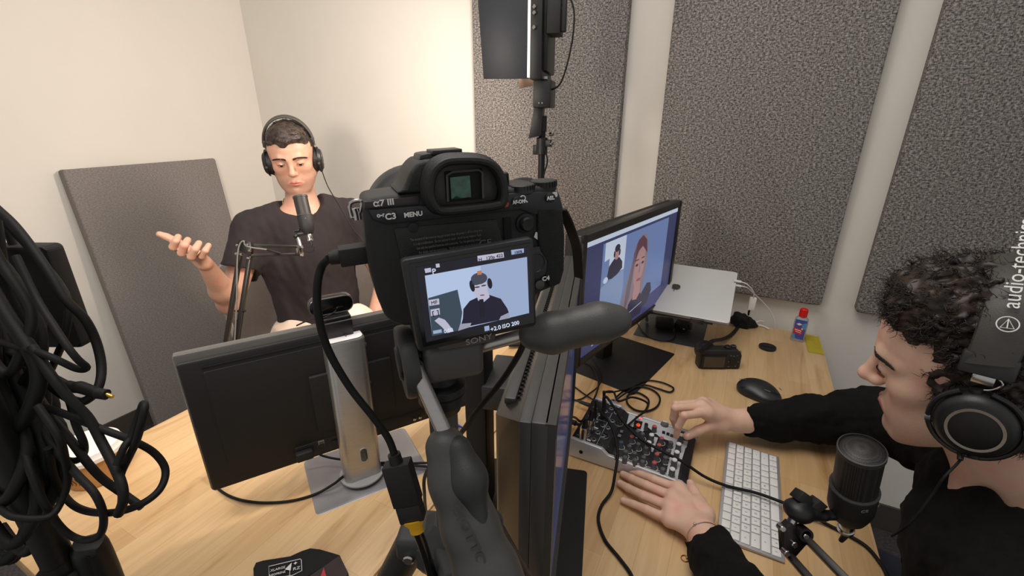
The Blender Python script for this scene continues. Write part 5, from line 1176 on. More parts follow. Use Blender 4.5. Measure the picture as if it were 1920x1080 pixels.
# rotate X by +90 sends z->y; keep slab thickness along z
obj('laptop_base', bm, M_alu, lp)
bm = nb(); prism(bm, rpoly(.350, .240, .010, 5, 0, -.120), .0045, M=Matrix.Translation((0, 0, .0155)) @ Matrix.Rotation(PI/2, 4, 'X') @ Matrix.Translation((0, -.0045, 0)), bev=.0015, seg=3); obj('lid', bm, mat('laptop_silver', (212, 211, 207), .38, .12, var=.01), lp)
# fruit logo: body, bite, leaf
bm = nb(); body = []
for k in range(40):
    a = 2*PI*k/40; r = .0125*(1+.10*math.cos(2*a)-.02*math.sin(3*a)); x, y = r*math.cos(a)*1.0, r*math.sin(a)*1.08
    if abs(x) < .005 and y > 0: y -= .0016*(1-abs(x)/.005)
    if abs(x) < .005 and y < 0: y += .0012*(1-abs(x)/.005)
    dx, dy = x-.0165, y-.001; dd = math.hypot(dx, dy)
    if dd < .0062: x, y = .0165+dx/dd*.0062, .001+dy/dd*.0062
    body.append((x, y))
leaf = [(0.0005, .0155), (.001, .0185), (.0035, .0215), (.0052, .022), (.0048, .0190), (.003, .0165)]
for poly in (body, leaf): prism(bm, poly, .0004, M=Matrix.Translation((0, .120, .0206)) @ Matrix.Rotation(PI, 4, 'Z') @ Matrix.Rotation(-PI/2, 4, 'X'))
obj('fruit_logo', bm, mat('mirror_grey', (96, 92, 78), .25, .6), lp, smooth=0)
def usb(label, py, end, extra):
    a = at(1377, py, y=1.56); bm = nb(); d = V((1, .1, -.1)).normalized(); f = frame(a+d*.010, z=d, x=(0, 0, 1)); box(bm, (0, 0, 0), (.006, .010, .022), M=f, bev=.0015, seg=3)
    t = tag(obj('charging_cable', bm, M_white), label, 'cable', 'white leads plugged into the laptop'); bm = nb(); tube(bm, [a+d*.020]+end, .0019, 10, 8); obj('cord', bm, M_white, t); return t
usb('white lead from the laptop ending in a square white adapter', 526, [at(1402, 534, y=1.57), at(1413, 548, y=1.60), at(1412, 562, y=1.62)], 0)
usb('white lead from the laptop arching down behind the desk', 534, [at(1402, 540, y=1.58), at(1415, 552, y=1.64), at(1430, 566, y=1.69), at(1445, 585, y=1.72), at(1453, 610, y=1.735), V((.17, 1.738, .66))], 0)
fa = frame(at(1410, 569, y=1.62), z=at(1410, 558, y=1.62)-at(1404, 582, y=1.62), x=(1, .2, 0)); bm = nb(); box(bm, (0, 0, 0), (.020, .011, .044), M=fa, bev=.0015); tag(obj('video_adapter', bm, M_white), 'square white adapter block hanging from a laptop lead', 'adapter')
s = SDF(); q0 = [w3(1384, 598, .02), w3(1396, 603, .018), w3(1410, 608, .012), w3(1420, 610, .008)]
s.box(w3(1389, 601, .022), (.030, .020, .021), .006, rot=Matrix.Rotation(.25, 3, 'Y'), k=.01)
for k_, (a, b, ra, rb) in enumerate(zip(q0, q0[1:], (.018, .017, .012), (.017, .011, .005))): s.cap(a, b, ra, rb, k=.012)
s.cap(w3(1404, 605, .02), at(1404, 584, y=1.625), .0032, .0028, k=.004)
tag(obj('cable_wrap', s.bm(.002, waves(.0022, .03, 3)), mat('black_cloth', (16, 16, 17), .9, var=.1, bump=.4, bscale=700)), 'black cloth cable wrap bunched beside the laptop', 'cable wrap')
bm = nb(); tube(bm, [w3(1416, 605, .014), w3(1424, 602, .012), w3(1431, 603, .008)], .0028, 10, 4); tube(bm, [w3(1416, 609, .010), w3(1430, 611, .006), w3(1442, 617, .004)], .0026, 10, 4); tag(obj('cable_end', bm, M_white), 'two short white cable tips poking from the black cloth wrap', 'cable')
bm = nb(); box(bm, w3(1246, 606, .018), (.060, .05, .028), rot=Matrix.Rotation(.2, 3, 'Z'), bev=.004); box(bm, w3(1279, 610, .016), (.045, .045, .024), rot=Matrix.Rotation(-.1, 3, 'Z'), bev=.003); box(bm, w3(1282, 617, .014), (.005, .002, .003), mi=1)
tag(obj('charging_dock', bm, [M_blackm, M_print]), 'black box lying in shade under the raised laptop', 'dock')
cable('dock_cable', 'thin black lead curling in front of the laptop stand', [w3(1264, 612, .02), w3(1267, 625, .01), w3(1262, 636), w3(1245, 640), w3(1220, 634), w3(1205, 622), w3(1196, 608, .01), w3(1190, 598, .02)], .0018)

# ============================================================ left foreground things on the desk
tb = at(196, 905, z=DZ); tz = V((-1.105, .275, DZ))
tub = thing('food_tub', 'round cardboard food tub with a white lid behind the hanging cables', 'tub', Matrix.Translation(tz))
bm = nb(); lathe(bm, [(0, .001), (.046, .001), (.047, .004), (.053, .062), (0, .062)], None, 48); obj('cardboard_cup', bm, mat('kraft_cardboard', (186, 138, 82), .8, var=.06, vscale=40), tub)
bm = nb(); lathe(bm, [(.054, .058), (.057, .060), (.057, .068), (.0545, .071), (.053, .0785), (.0505, .080), (.048, .0775), (.046, .076), (0, .076)], None, 56, cap=False); obj('lid', bm, mat('white_lid', (232, 226, 218), .4, var=.02), tub)
bm = nb()
for k in range(5): a0 = -1.3+.13*k; tube(bm, [((.0505+.0035*j/6)*math.cos(a0+.05*math.sin(j*1.7)), (.0505+.0035*j/6)*math.sin(a0+.05*math.sin(j*1.7)), .018+.006*j) for j in range(6)], .0007, 4, 2)
obj('pen_scribble', bm, M_black, tub)
bm = nb(); pa, pb_ = at(815, 781, z=DZ+.006), at(866, 801, z=DZ+.006); cyl(bm, pa, pb_-(pb_-pa)*.16, .0046, .0046, 16, bev=.0006); cyl(bm, pb_-(pb_-pa)*.17, pb_, .0040, .0022, 14)
pn = tag(obj('pen', bm, mat('blue_plastic', (40, 62, 196), .3, var=.05)), 'blue pen lying behind the tripod column', 'pen')
# neoprene mask strap with its printed label
zt = DZ+.012
def gp(px, py, h=.012): return at(px, py, z=DZ+h)
HM = thing('neoprene_strap', 'black neoprene strap with a white printed label at the front edge', 'strap', Matrix.Translation(gp(560, 1090, 0)))
h0 = gp(560, 1090, 0)
def slab(bm, pxs, lo, hi, mi=0):
    t = bmesh.new(); top_ = [t.verts.new(at(x, y, z=DZ+h_)-h0) for x, y, h_ in pxs]; botm = [t.verts.new(v.co-V((0, 0, lo))) for v in top_]
    t.faces.new(top_); t.faces.new(list(reversed(botm))); n_ = len(top_)
    for k in range(n_): t.faces.new((botm[k], botm[(k+1) % n_], top_[(k+1) % n_], top_[k]))
    bmesh.ops.recalc_face_normals(t, faces=t.faces[:]); merge(bm, t, mi)
M_neo = mat('neoprene_black', (10, 10, 11), .85, var=.1, bump=.2, bscale=900)
bm = nb(); slab(bm, [(476, 1090, .010), (475, 1066, .012), (480, 1055, .013), (493, 1051, .014), (544, 1043, .015), (566, 1033, .015), (582, 1028, .015), (600, 1030, .015), (624, 1037, .016), (637, 1041, .017), (600, 1066, .016), (570, 1084, .015), (545, 1110, .012), (500, 1120, .010)], .008, 0); obj('inner_lining', bm, M_neo, HM)
bm = nb(); slab(bm, [(637, 1041, .019), (642, 1052, .017), (653, 1074, .012), (648, 1082, .012), (656, 1110, .012), (560, 1140, .012), (545, 1115, .016), (572, 1085, .018), (604, 1064, .019)], .010, 0); obj('outer_fabric', bm, mat('dark_brown_fabric', (52, 40, 38), .8, var=.1, bump=.3, bscale=600), HM)
bm = nb(); slab(bm, [(607, 1064, .0195), (613, 1085, .0185), (598, 1090, .0185)], .0008, 0); obj("red_marking", bm, mat('red_print', (176, 44, 48), .6), HM)
Ml = frame(at(540, 1062, z=DZ+.0166)-h0, x=(at(562, 1056, z=DZ+.0166)-at(520, 1067, z=DZ+.0166)), z=(0, 0, 1))
def ptl(px, py): p = Ml.inverted() @ (at(px, py, z=DZ+.0166)-h0); return p.x, p.y
bm = nb(); oq = [ptl(*p) for p in ((504, 1062), (563, 1048), (565, 1050), (566, 1070), (548, 1079), (505, 1085))]
tube(bm, [Ml @ V((x, y, 0)) for x, y in oq], .0006, 5, 1, closed=True, smooth=False); a, b = ptl(544, 1060), ptl(543, 1080); tube(bm, [Ml @ V((*a, 0)), Ml @ V((*b, 0))], .0005, 4, smooth=False)
a, b, c = ptl(534, 1068), ptl(547, 1055), ptl(545, 1070); f_ = bm.faces.new([bm.verts.new(Ml @ V((*q_, .0003))) for q_ in (a, b, c)])
cx1, cy1 = ptl(554, 1056); 
f_ = bm.faces.new([bm.verts.new(Ml @ V((cx1+(.0032 if k % 2 == 0 else .0014)*math.sin(k*PI/4), cy1+(.0032 if k % 2 == 0 else .0014)*math.cos(k*PI/4), .0003))) for k in range(8)])
obj('label_border', bm, M_print, HM, smooth=0)
T2 = lambda px, py: Ml @ Matrix.Translation((*ptl(px, py), .0002))
texts('label_lettering', [('XLARGE', .0062, T2(521, 1067), .95), ('NEOPRENE', .0056, T2(520, 1076), .85), ('RZ', .0074, T2(556, 1066), 1.2)], M_print, HM)
# ============================================================ people
def axes(p, x, y, z, s=1.0):
    return Matrix(((x[0]*s, y[0]*s, z[0]*s, p[0]), (x[1]*s, y[1]*s, z[1]*s, p[1]), (x[2]*s, y[2]*s, z[2]*s, p[2]), (0, 0, 0, 1)))
HR = axes((.3052, .7374, 1.1183), (.271, .9568, .1052), (-.93, .2885, -.2277), (-.2482, -.0361, .968))
HL = axes((-1.468, 1.148, 1.290), (-.7074, -.7048, -.0533), (.6927, -.6764, -.2504), (.1404, -.2141, .9667), .955)

def skin(name, base, red, dark, lip, beard_shade):
    m = mat(name, base, .50, sss=.06, bump=.12, bscale=420, spec=.35); n = m.node_tree.nodes; l = m.node_tree.links; b = n['Principled BSDF']; tc = n['Texture Coordinate']
    t = n.new('ShaderNodeTexNoise'); t.inputs['Scale'].default_value = 28; t.inputs['Detail'].default_value = 4; l.new(tc.outputs['Object'], t.inputs[0])
    r = n.new('ShaderNodeValToRGB'); e = r.color_ramp.elements; e[0].position = .32; e[0].color = lin(dark); e[1].position = .68; e[1].color = lin(red); q = e.new(.5); q.color = lin(base)
    l.new(t.outputs[0], r.inputs[0]); cur = r.outputs[0]
    t2 = n.new('ShaderNodeTexNoise'); t2.inputs['Scale'].default_value = 900; l.new(tc.outputs['Object'], t2.inputs[0])
    for at_, col, k in (('ruddy', red, .4), ('beard_shade', beard_shade, .85), ('lip', lip, .9)):
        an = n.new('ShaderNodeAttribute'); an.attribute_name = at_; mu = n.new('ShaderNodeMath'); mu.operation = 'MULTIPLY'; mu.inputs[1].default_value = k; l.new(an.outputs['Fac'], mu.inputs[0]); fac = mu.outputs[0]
        if at_ == 'beard_shade':
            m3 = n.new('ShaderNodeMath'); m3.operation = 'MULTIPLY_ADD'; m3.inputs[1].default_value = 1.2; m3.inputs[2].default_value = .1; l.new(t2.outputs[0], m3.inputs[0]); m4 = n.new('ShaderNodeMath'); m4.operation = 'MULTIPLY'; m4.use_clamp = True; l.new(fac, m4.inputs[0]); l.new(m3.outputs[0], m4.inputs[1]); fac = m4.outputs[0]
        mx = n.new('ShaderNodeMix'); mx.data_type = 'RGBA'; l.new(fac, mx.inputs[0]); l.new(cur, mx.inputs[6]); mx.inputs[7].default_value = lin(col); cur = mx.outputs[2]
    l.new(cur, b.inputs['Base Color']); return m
def face_attrs(o, M, root):
    me = o.data; n = len(me.vertices); c = np.empty(n*3, np.float32); me.vertices.foreach_get('co', c); c = c.reshape(-1, 3)
    Mi = np.array(M.inverted(), np.float32); x, y, z = (c@Mi[:3, :3].T+Mi[:3, 3]).T
    g = lambda v, a, b: np.clip((v-a)/(b-a), 0, 1)
    beard_shade = g(z, -.012, -.050)*g(y, .005, .03)*g(z, -.140, -.110)*g(np.abs(x), .1, .085)  # stubble, also painting the lower face darker for the missing chin shade
    beard_shade = np.maximum(beard_shade*np.where(z > -.048, g(np.abs(x), .016, .034)*.9+g(z, -.030, -.042)*(np.abs(x) < .03)*.5, 1), 0)
    e = (x/.0265)**2+((z+.0562)/(.0098*(1-np.minimum(np.abs(x)/.029, 1)**2*.6)))**2
    lip = g(e, 1.15, .80)*(y > .080)
    ruddy = np.exp(-((x/.016)**2+((z+.012)/.018)**2))*(y > .09)+np.exp(-(((np.abs(x)-.042)/.02)**2+((z+.012)/.02)**2))*.6*(y > .03)
    beard_shade = beard_shade*(1-g(e, 1.6, 1.0))
    for nm, a in (('beard_shade', beard_shade), ('lip', lip), ('ruddy', np.clip(ruddy, 0, 1))):
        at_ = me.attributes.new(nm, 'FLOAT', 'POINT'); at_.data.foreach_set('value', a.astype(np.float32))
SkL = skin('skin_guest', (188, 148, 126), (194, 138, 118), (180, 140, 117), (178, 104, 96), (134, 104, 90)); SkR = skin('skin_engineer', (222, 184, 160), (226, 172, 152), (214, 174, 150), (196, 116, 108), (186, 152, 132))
LipL = mat('lips_guest', (204, 132, 120), .45, sss=.1, var=.05); LipR = mat('lips_engineer', (188, 112, 104), .45, sss=.1, var=.05)
Nail = mat('fingernail', (236, 190, 178), .22, var=.02)
Beard = mat('stubble', (176, 138, 116), .6, sss=.05, var=.10, vscale=300)

def head(s, M, jaw=1.0, nose=1.0):
    s.M = M
    q = .0005
    s.ell((0, -.010, .046), (.0755, .094, .084), k=.02)
    s.ell((0, .026, .052), (.066, .066, .060), k=.03)
    s.ell((0, .026, -.012), (.0615, .058, .082), k=.03)
    for x in (-1, 1):
        s.ell((x*.040, .057, -.006), (.023, .023, .021), k=.022)
        s.cap((x*.054, .004, -.048), (x*.026, .068, -.088), .020*jaw, .0155, k=.018)
        s.cap((x*.050, .006, -.030), (x*.030, .055, -.070), .018, .020, k=.022)
    for x in (-1, 1): s.ell((x*.034, .046, -.048), (.024, .030, .030), k=.022)
    s.ell((0, .077, -.091), (.022, .017, .016), k=.014)
    s.ell((0, .064, -.056), (.034, .029, .030), k=.018)
    s.ell((0, .079, .036), (.020, .014, .014), k=.016)
    for x in (-1, 1):
        s.cap((x*.012, .0855, .0355), (x*.030, .083, .0385), .0095, .0090, k=.012); s.cap((x*.030, .083, .0385), (x*.050, .066, .032), .0090, .0075, k=.012)
        s.ell((x*.0315, .1000, .0175), (.0175, .0150, .0105), k=.012, op=-1)
    # nose
    s.cap((0, .0895, .030), (0, .1050*nose, -.010), .0072, .0095, k=.010); s.ell((0, .1085*nose, -.0140), (.0098, .0098, .0088), k=.010)
    for x in (-1, 1):
        s.ell((x*.0108, .0975, -.0185), (.0072, .0085, .0070), k=.009)
        s.ell((x*.0062, .1045, -.0268), (.0034, .0052, .0034), k=.002, op=-1)
    # eyeball with lids half lowered
    for x in (-1, 1):
        s.ell((x*.0315, .0800, .0175), (.0150, .0130, .0128), k=.004)
        s.ell((x*.0318, .0960, .0142), (.0118, .0100, .0023), k=.0010, op=-1)
    # lips
    s.cap((-.025, .0855, -.0550), (-.007, .0930, -.0508), .0024, .0038, k=.004); s.cap((.025, .0855, -.0550), (.007, .0930, -.0508), .0024, .0038, k=.004); s.cap((-.007, .0930, -.0508), (.007, .0930, -.0508), .0038, .0038, k=.004)
    s.cap((-.020, .0870, -.0585), (0, .0912, -.0612), .0028, .0046, k=.005); s.cap((.020, .0870, -.0585), (0, .0912, -.0612), .0028, .0046, k=.005)
    s.cap((-.023, .0930, -.0560), (.023, .0930, -.0560), .0012, .0012, k=.003, op=-1); s.cap((-.010, .1010, -.0555), (.010, .1010, -.0555), .0014, .0014, k=.003, op=-1)
    s.ell((0, .099, -.072), (.016, .008, .005), k=.008, op=-1)
    # ears
    for x in (-1, 1):
        s.ell((x*.078, -.008, -.004), (.0060, .016, .024), k=.008)
    s.M = Matrix.Identity(4)
def hand(s, W_, mcp, pip, dip, tip, thumb, r=.0088, wr=(.026, .018), k=.006, palm=None):
    W_ = V(W_); up = palm or V((0, 0, 1))
    for i, m in enumerate(mcp):
        s.cap(W_+(V(m)-W_)*.12, m, .0135, .0120, k=.012)
    for a, b in zip(mcp, mcp[1:]): s.cap(a, b, .0110, .0110, k=.010)
    for i in range(4):
        q = (1.0, 1.03, 1.0, .88)[i]*r
        s.cap(mcp[i], pip[i], q*1.14, q*1.0, k=.004); s.cap(pip[i], dip[i], q*1.02, q*.90, k=.0025); s.cap(dip[i], tip[i], q*.92, q*.80, k=.0025)
    s.cap(W_, thumb[0], .017, .0145, k=.012); s.cap(thumb[0], thumb[1], .0150, .0115, k=.008); s.cap(thumb[1], thumb[2], .0108, .0105, k=.003); s.cap(thumb[2], thumb[3], .0104, .0085, k=.003)
    s.cap(thumb[0], mcp[0], .011, .010, k=.014)
def paint(o, rules):
    """rules: (slot, test on an Nx3 array of face centres)"""
    me = o.data; n = len(me.polygons); c = np.empty(n*3, np.float32); me.polygons.foreach_get('center', c); c = c.reshape(-1, 3)
    idx = np.zeros(n, np.int32)
    for slot, fn in rules: idx[fn(c)] = slot
    me.polygons.foreach_set('material_index', idx)
def inM(M, fn):
    Mi = np.array(M.inverted(), np.float32)
    return lambda c: fn(*((c@Mi[:3, :3].T+Mi[:3, 3]).T))
def lips_rule(M): return inM(M, lambda x, y, z: ((x/.0215)**2+((z+.0565)/(.0100*(1-np.minimum(np.abs(x)/.026, 1)**2*.6)))**2 < 1) & (y > .080))
def surfy(S_, M, x, z, y0=.135):
    ys = np.linspace(y0, .02, 160, dtype=np.float32); P_ = np.stack([np.full_like(ys, x), ys, np.full_like(ys, z)], 1); A3 = np.array(M, np.float32); Q = P_@A3[:3, :3].T+A3[:3, 3]
    d = S_.ev(Q); i = int(np.argmax(d < 0)); return float(ys[i]) if d[i] < 0 else .09
def eyebrow(M, side, parent, m, th=1.0, S_=None):
    bm = nb(); rr = random.Random(5+side)
    tab = [surfy(S_, M, side*(.006+.004*k), .038) for k in range(14)]
    for k in range(300):
        u = rr.random(); x = side*(.010+.043*u); z = .0345+.0085*math.sin(u*2.4)*.8-.008*u*u+rr.uniform(-.0033, .0033)*(1-.55*u)*th; xi = (abs(x)-.006)/.004; i0 = min(int(max(xi, 0)), 12); y = tab[i0]+(tab[i0+1]-tab[i0])*(xi-i0)-.0012
        d = V((side*(.006+.002*rr.random()), -.0022, .0022*(1-u*1.6))); p = V((x, y+.0008, z))
        tube(bm, [M @ p, M @ (p+d*.5+V((0, .0012, 0))), M @ (p+d+V((0, -.0012*u-.0004, 0)))], [.0007, .0006, .0003], 4, 1, smooth=False)
    return obj('eyebrow', bm, m, parent)
def eye(M, side, parent, look=(0, -.5)):
    bm = nb(); c = V((side*.0315, .0806, .0172)); f = frame(c, z=V((look[0], 1, look[1])), x=(1, 0, 0)); r = .0122
    lathe(bm, [(r*math.sin(R(a)), r*math.cos(R(a))) for a in range(180, 26, -14)]+[(r*math.sin(R(28)), r*math.cos(R(28)))], M @ f, 24, cap=False)
    lathe(bm, [(r*math.sin(R(a)), r*math.cos(R(a))+.0002) for a in (28, 20, 12)], M @ f, 24, cap=False, mi=1); lathe(bm, [(r*math.sin(R(12)), r*math.cos(R(12))+.0002), (0, r+.0002)], M @ f, 24, cap=False, mi=2)
    lb = nb(); tube(lb, [M @ V((side*xx, yy, zz)) for xx, yy, zz in ((.0205, .0905, .0150), (.026, .0935, .0163), (.032, .0945, .0166), (.038, .0925, .0160), (.0435, .0885, .0142))], [.0004, .0009, .0010, .0009, .0004], 6, 4); place(obj('eyelashes', lb, mat('slot_black', (4, 4, 4), .8), parent), parent)
    return obj('eye', bm, [mat('eye_white', (214, 204, 196), .2, var=.02), mat('iris_brown', (72, 44, 28), .15, var=.2, vscale=800), mat('slot_black', (4, 4, 4), .8)], parent)
def hair_strands(bm, src, n, L, r, comb, curl=0, seed=1, keep=None, rings=4, mi=1):
    rr = random.Random(seed); src.verts.ensure_lookup_table(); src.normal_update(); vs = src.verts; N = len(vs); cnt = 0
    while cnt < n:
        v = vs[rr.randrange(N)]; p = v.co.copy()
        if keep and not keep(p): cnt += 1; continue
        nn = v.normal; d = comb(p, nn); d = (d-nn*d.dot(nn)); d = d.normalized() if d.length > 1e-6 else nn.orthogonal(); s_ = d.cross(nn); l_ = L*rr.uniform(.6, 1.3); pts = []; ph = rr.uniform(0, 6.28); cr = curl*rr.uniform(.5, 1.2); turns = rr.uniform(1.0, 2.0)
        for k in range(rings):
            u = k/(rings-1); a = ph+u*2*PI*turns
            q = p+d*(l_*u)+nn*(.0015+l_*.16*u-l_*.22*u*u)
            if curl: q = q+(nn*(.5+.5*math.cos(a))+s_*math.sin(a))*cr
            pts.append(q)
        tube(bm, pts, [r, r*.9, r*.35], 4, 1, smooth=False, mi=mi); cnt += 1
    return bm

def tubes_fast(name, strands, mats, parent):
    """many thin hairs as one mesh, built directly"""
    V_, F_ = [], []
    for pts, r in strands:
        n = len(pts); base = len(V_)
        for i, p in enumerate(pts):
            d = (pts[min(i+1, n-1)]-pts[max(i-1, 0)]); d.normalize(); a = d.orthogonal().normalized(); b = d.cross(a); q = r*(1-.75*i/(n-1))
            for k in range(3): V_.append(p+(a*math.cos(2.094*k)+b*math.sin(2.094*k))*q)
        for i in range(n-1):
            for k in range(3): F_.append((base+i*3+k, base+i*3+(k+1) % 3, base+i*3+3+(k+1) % 3, base+i*3+3+k))
    return V_, F_
LINE = [(-.2, -.03), (-.050, .000), (-.042, .022), (-.030, .030), (.015, .034), (.030, .040), (.050, .044), (.066, .052), (.078, .064), (.088, .078), (.098, .12), (.3, .2)]
def hairline(M):
    A3 = np.array(M.inverted(), np.float32); zs = np.array([a for a, b in LINE]); ys = np.array([b for a, b in LINE]); wv_ = waves(.0025, .012, 77, 10)
    def f(X): Y = X@A3[:3, :3].T+A3[:3, 3]; return (Y[..., 1]-np.interp(Y[..., 2]+.024*np.exp(-((Y[..., 0]-.010)/.015)**2), zs, ys)+np.where(Y[..., 2] < -.06, 0, 0)).astype(np.float32)*.8+wv_(X)
    return f
def hair_obj(name, sdf, vox, disp, M_, mh, parent, n, L, r, comb, curl, seed, rings=5, keep=None):
    hf = hairline(M_); bm = sdf.bm(vox, disp, relax=1, post=lambda D, X: np.maximum(D, hf(X))); bm.normal_update(); bm.verts.ensure_lookup_table(); rr = random.Random(seed); N = len(bm.verts); st = []
    for _ in range(n):
        v = bm.verts[rr.randrange(N)]; p = v.co.copy(); nn = v.normal
        if float(hf(np.array([p], np.float32))[0]) > -.007: continue
        d = comb(p, nn, rr); d = d-nn*d.dot(nn)
        d = d.normalized() if d.length > 1e-6 else nn.orthogonal(); s_ = d.cross(nn); l_ = L*rr.uniform(.6, 1.3); ph = rr.uniform(0, 6.28); cr = curl*rr.uniform(.5, 1.2); tn = rr.uniform(.8, 1.7); pts = []
        for k in range(rings):
            u = k/(rings-1); a = ph+u*2*PI*tn; q = p+d*(l_*u)+nn*(.0006+l_*.20*u-l_*.22*u*u)
            if curl: q = q+(nn*(.4+.5*math.cos(a))+s_*math.sin(a))*cr
            pts.append(q)
        st.append((pts, r))
    V_, F_ = tubes_fast('x', st, None, None)
    base = bpy.data.meshes.new('h'); bm.to_mesh(base); bm.free()
    me2 = bpy.data.meshes.new('s'); me2.from_pydata(V_, [], F_)
    b2 = bmesh.new(); b2.from_mesh(base); b2.from_mesh(me2); bpy.data.meshes.remove(base); bpy.data.meshes.remove(me2)
    return obj(name, b2, mh, parent, smooth=180)

def headphones(label, M, logo=False, cupx=.088, name='headphones', fold=0, s=1.0, bw=.034, tb=-.012, top=.158):
    t = thing(name, label, 'headphones', M)
    Mx = mat('headphone_black', (24, 24, 25), .42, var=.06, bump=.1, bscale=900); Mp = mat('ear_pad_leather', (15, 15, 16), .5, var=.1, bump=.25, bscale=500)
    Mb2 = mat('headband_leather', (58, 56, 52), .48, var=.06, bump=.15, bscale=700)
    arc = [V((cupx*1.03*math.sin(a), tb*max(math.cos(a), 0)**.6, .040+(top-.040)*max(math.cos(a), -1)**.85 if math.cos(a) > 0 else .040)) for a in [R(k) for k in range(-78, 79, 12)]]
    def band(bm, arc, w, th, out):
        tt = bmesh.new(); rings = []
        for i, p in enumerate(arc):
            d = (arc[min(i+1, len(arc)-1)]-arc[max(i-1, 0)]).normalized(); yy = V((0, 1, 0)); nrm = yy.cross(d).normalized()
            if nrm.dot(p-V((0, 0, .02))) < 0: nrm = -nrm
            ww = w; prof = []
            for k in range(12):
                a = 2*PI*k/12; prof.append(tt.verts.new(p+yy*(ww/2*math.copysign(abs(math.cos(a))**.6, math.cos(a)))+nrm*(out+th/2*math.sin(a))))
            rings.append(prof)
        for A1, B1 in zip(rings, rings[1:]):
            for k in range(12): tt.faces.new((A1[k], A1[(k+1) % 12], B1[(k+1) % 12], B1[k]))
        tt.faces.new(rings[0]); tt.faces.new(rings[-1]); bmesh.ops.recalc_face_normals(tt, faces=tt.faces[:]); merge(bm, tt)
    sp = spline(arc, 3)
    bm = nb(); band(bm, sp, bw, .010, .004); obj('headband', bm, Mb2, t)
    for sx in (-1, 1):
        e = sp[0] if sx < 0 else sp[-1]; e2 = V((sx*cupx*1.06, -.004, .028))
        d_ = (e2-e).normalized(); f = frame((e+e2)/2, z=-d_, y=(0, 1, 0)); hgt = (e2-e).length
        bm = nb(); box(bm, (0, 0, hgt*.5-.002), (.013, bw*1.08, .026), M=f, bev=.003); obj('slider_cover', bm, M_dgrey, t)
        bm = nb(); box(bm, (0, 0, hgt*.5-.019), (.0045, bw*.45, .014), M=f, bev=.001)
        tube(bm, [f @ V((0, y, z)) for y, z in ((-.006, hgt*.5-.012), (-.016, hgt*.5-.020), (-.010, hgt*.5-.030), (0, hgt*.5-.034))], .0012, 6, 3); obj('steel_slider', bm, M_steel, t)
        bm = nb(); Mc_ = Matrix.Translation((sx*cupx, -.004, -.006)) @ Matrix.Rotation(sx*PI/2, 4, 'Y') @ Matrix.Diagonal((1.12, 1.0, 1, 1))
        # local z points outward, away from the head
        lathe(bm, [(0, .002), (.036, .002), (.0375, .006), (.0365, .014), (.033, .020), (.029, .0225), (0, .0215)], Mc_, 44); cup = obj('ear_cup', bm, Mx, t)
        bm = nb(); lathe(bm, [(.020, .0), (.019, -.008), (.022, -.014), (.030, -.0155), (.037, -.012), (.0395, -.004), (.038, .003), (.034, .004)], Mc_, 48, cap=False)
        for k in range(40):
            a = 2*PI*k/40; tube(bm, [Mc_ @ V((.0385*math.cos(a), .0385*math.sin(a), -.010)), Mc_ @ V((.0400*math.cos(a), .0400*math.sin(a), -.002))], .0010, 4, 1, smooth=False)
        obj('ear_pad', bm, Mp, cup)
        bm = nb(); lathe(bm, [(.0225, .0222), (.0255, .0226), (.0255, .0234), (.0225, .0232)], Mc_, 44, cap=False); obj('silver_ring', bm, M_silver, cup)
        bm = nb(); yk = []
        for k in range(13):
            a = R(90+(k-6)*27); yk.append((.0405*math.cos(a)*1.0, .0405*math.sin(a)))
        tube(bm, [Mc_ @ V((-y*1.0, x, .010)) for x, y in [(q[0], q[1]) for q in yk]], .0030, 8, 3); cyl(bm, Mc_ @ V((-.040, 0, .010)), V((sx*cupx*1.06, -.004, .040)), .006, .006, 14); obj('yoke', bm, Mx, t)
        bm = nb()
        for q_ in (-1, 1): cyl(bm, Mc_ @ V((0, q_*.038, .010)), Mc_ @ V((0, q_*.0435, .010)), .0045, .0045, 14)
        obj('pivot', bm, M_grey, t)
    return t

# ------------------------------------------------------------ chair and guest on the left
PF = V((.80, -.60, 0)); PR = V((-.60, -.80, 0)); PU = V((0, 0, 1))
sh0 = at(570, 402, t=1.655)                              # between the shoulders
def pl(r, f, u): return sh0+PR*r+PF*f+PU*u
Mch = frame((sh0.x-.02, sh0.y+.02, 0), x=PR, z=PU)
CH = thing('upholstered_chair', 'light grey upholstered tub chair behind the guest', 'chair', Mch)
M_ch = mat('light_grey_upholstery', (196, 189, 184), .9, var=.06, vscale=200, bump=.3, bscale=700)
def shell(u, v):
    a = R(-118+236*u); r1 = .30; z = .44+(.54-.30*abs(math.sin(a/2))**3)*v; rr_ = r1+.03*v
    return V((rr_*math.sin(a)*1.0, -rr_*math.cos(a)*.85-.02, z))
bm = nb(); grid_sheet(bm, shell, 28, 8, th=.045); o = obj('chair_shell', bm, M_ch, CH)
md = o.modifiers.new('round', 'BEVEL'); md.width = .012; md.segments = 3; md.limit_method = 'ANGLE'
bm = nb(); box(bm, (0, .02, .43), (.52, .50, .12), bev=.035, seg=3); obj('seat', bm, M_ch, CH)
for sx in (-1, 1):
    for sy in (-1, 1):
        bm = nb(); cyl(bm, (sx*.20, sy*.18, .38), (sx*.25, sy*.22, 0), .014, .010, 14); obj('leg', bm, M_leg, CH)
G = thing('person', 'man in a black t-shirt and headphones raising an open right hand', 'person', (sh0.x, sh0.y, 0))
G0 = Matrix.Translation((-sh0.x, -sh0.y, 0))
def place(o, root): 
    o.matrix_local = Matrix.Translation(-root.location); return o
s = SDF(); head(s, HL, 1.0); SL_ = SDF(); SL_.p = list(s.p)
nk = HL @ V((0, -.030, -.075)); nb_ = pl(0, -.035, .045)
s.cap(HL @ V((0, -.038, -.07)), pl(0, -.045, .045), .046, .054, k=.015); s.cap(HL @ V((0, -.026, -.085)), pl(0, -.03, .03), .038, .048, k=.012)
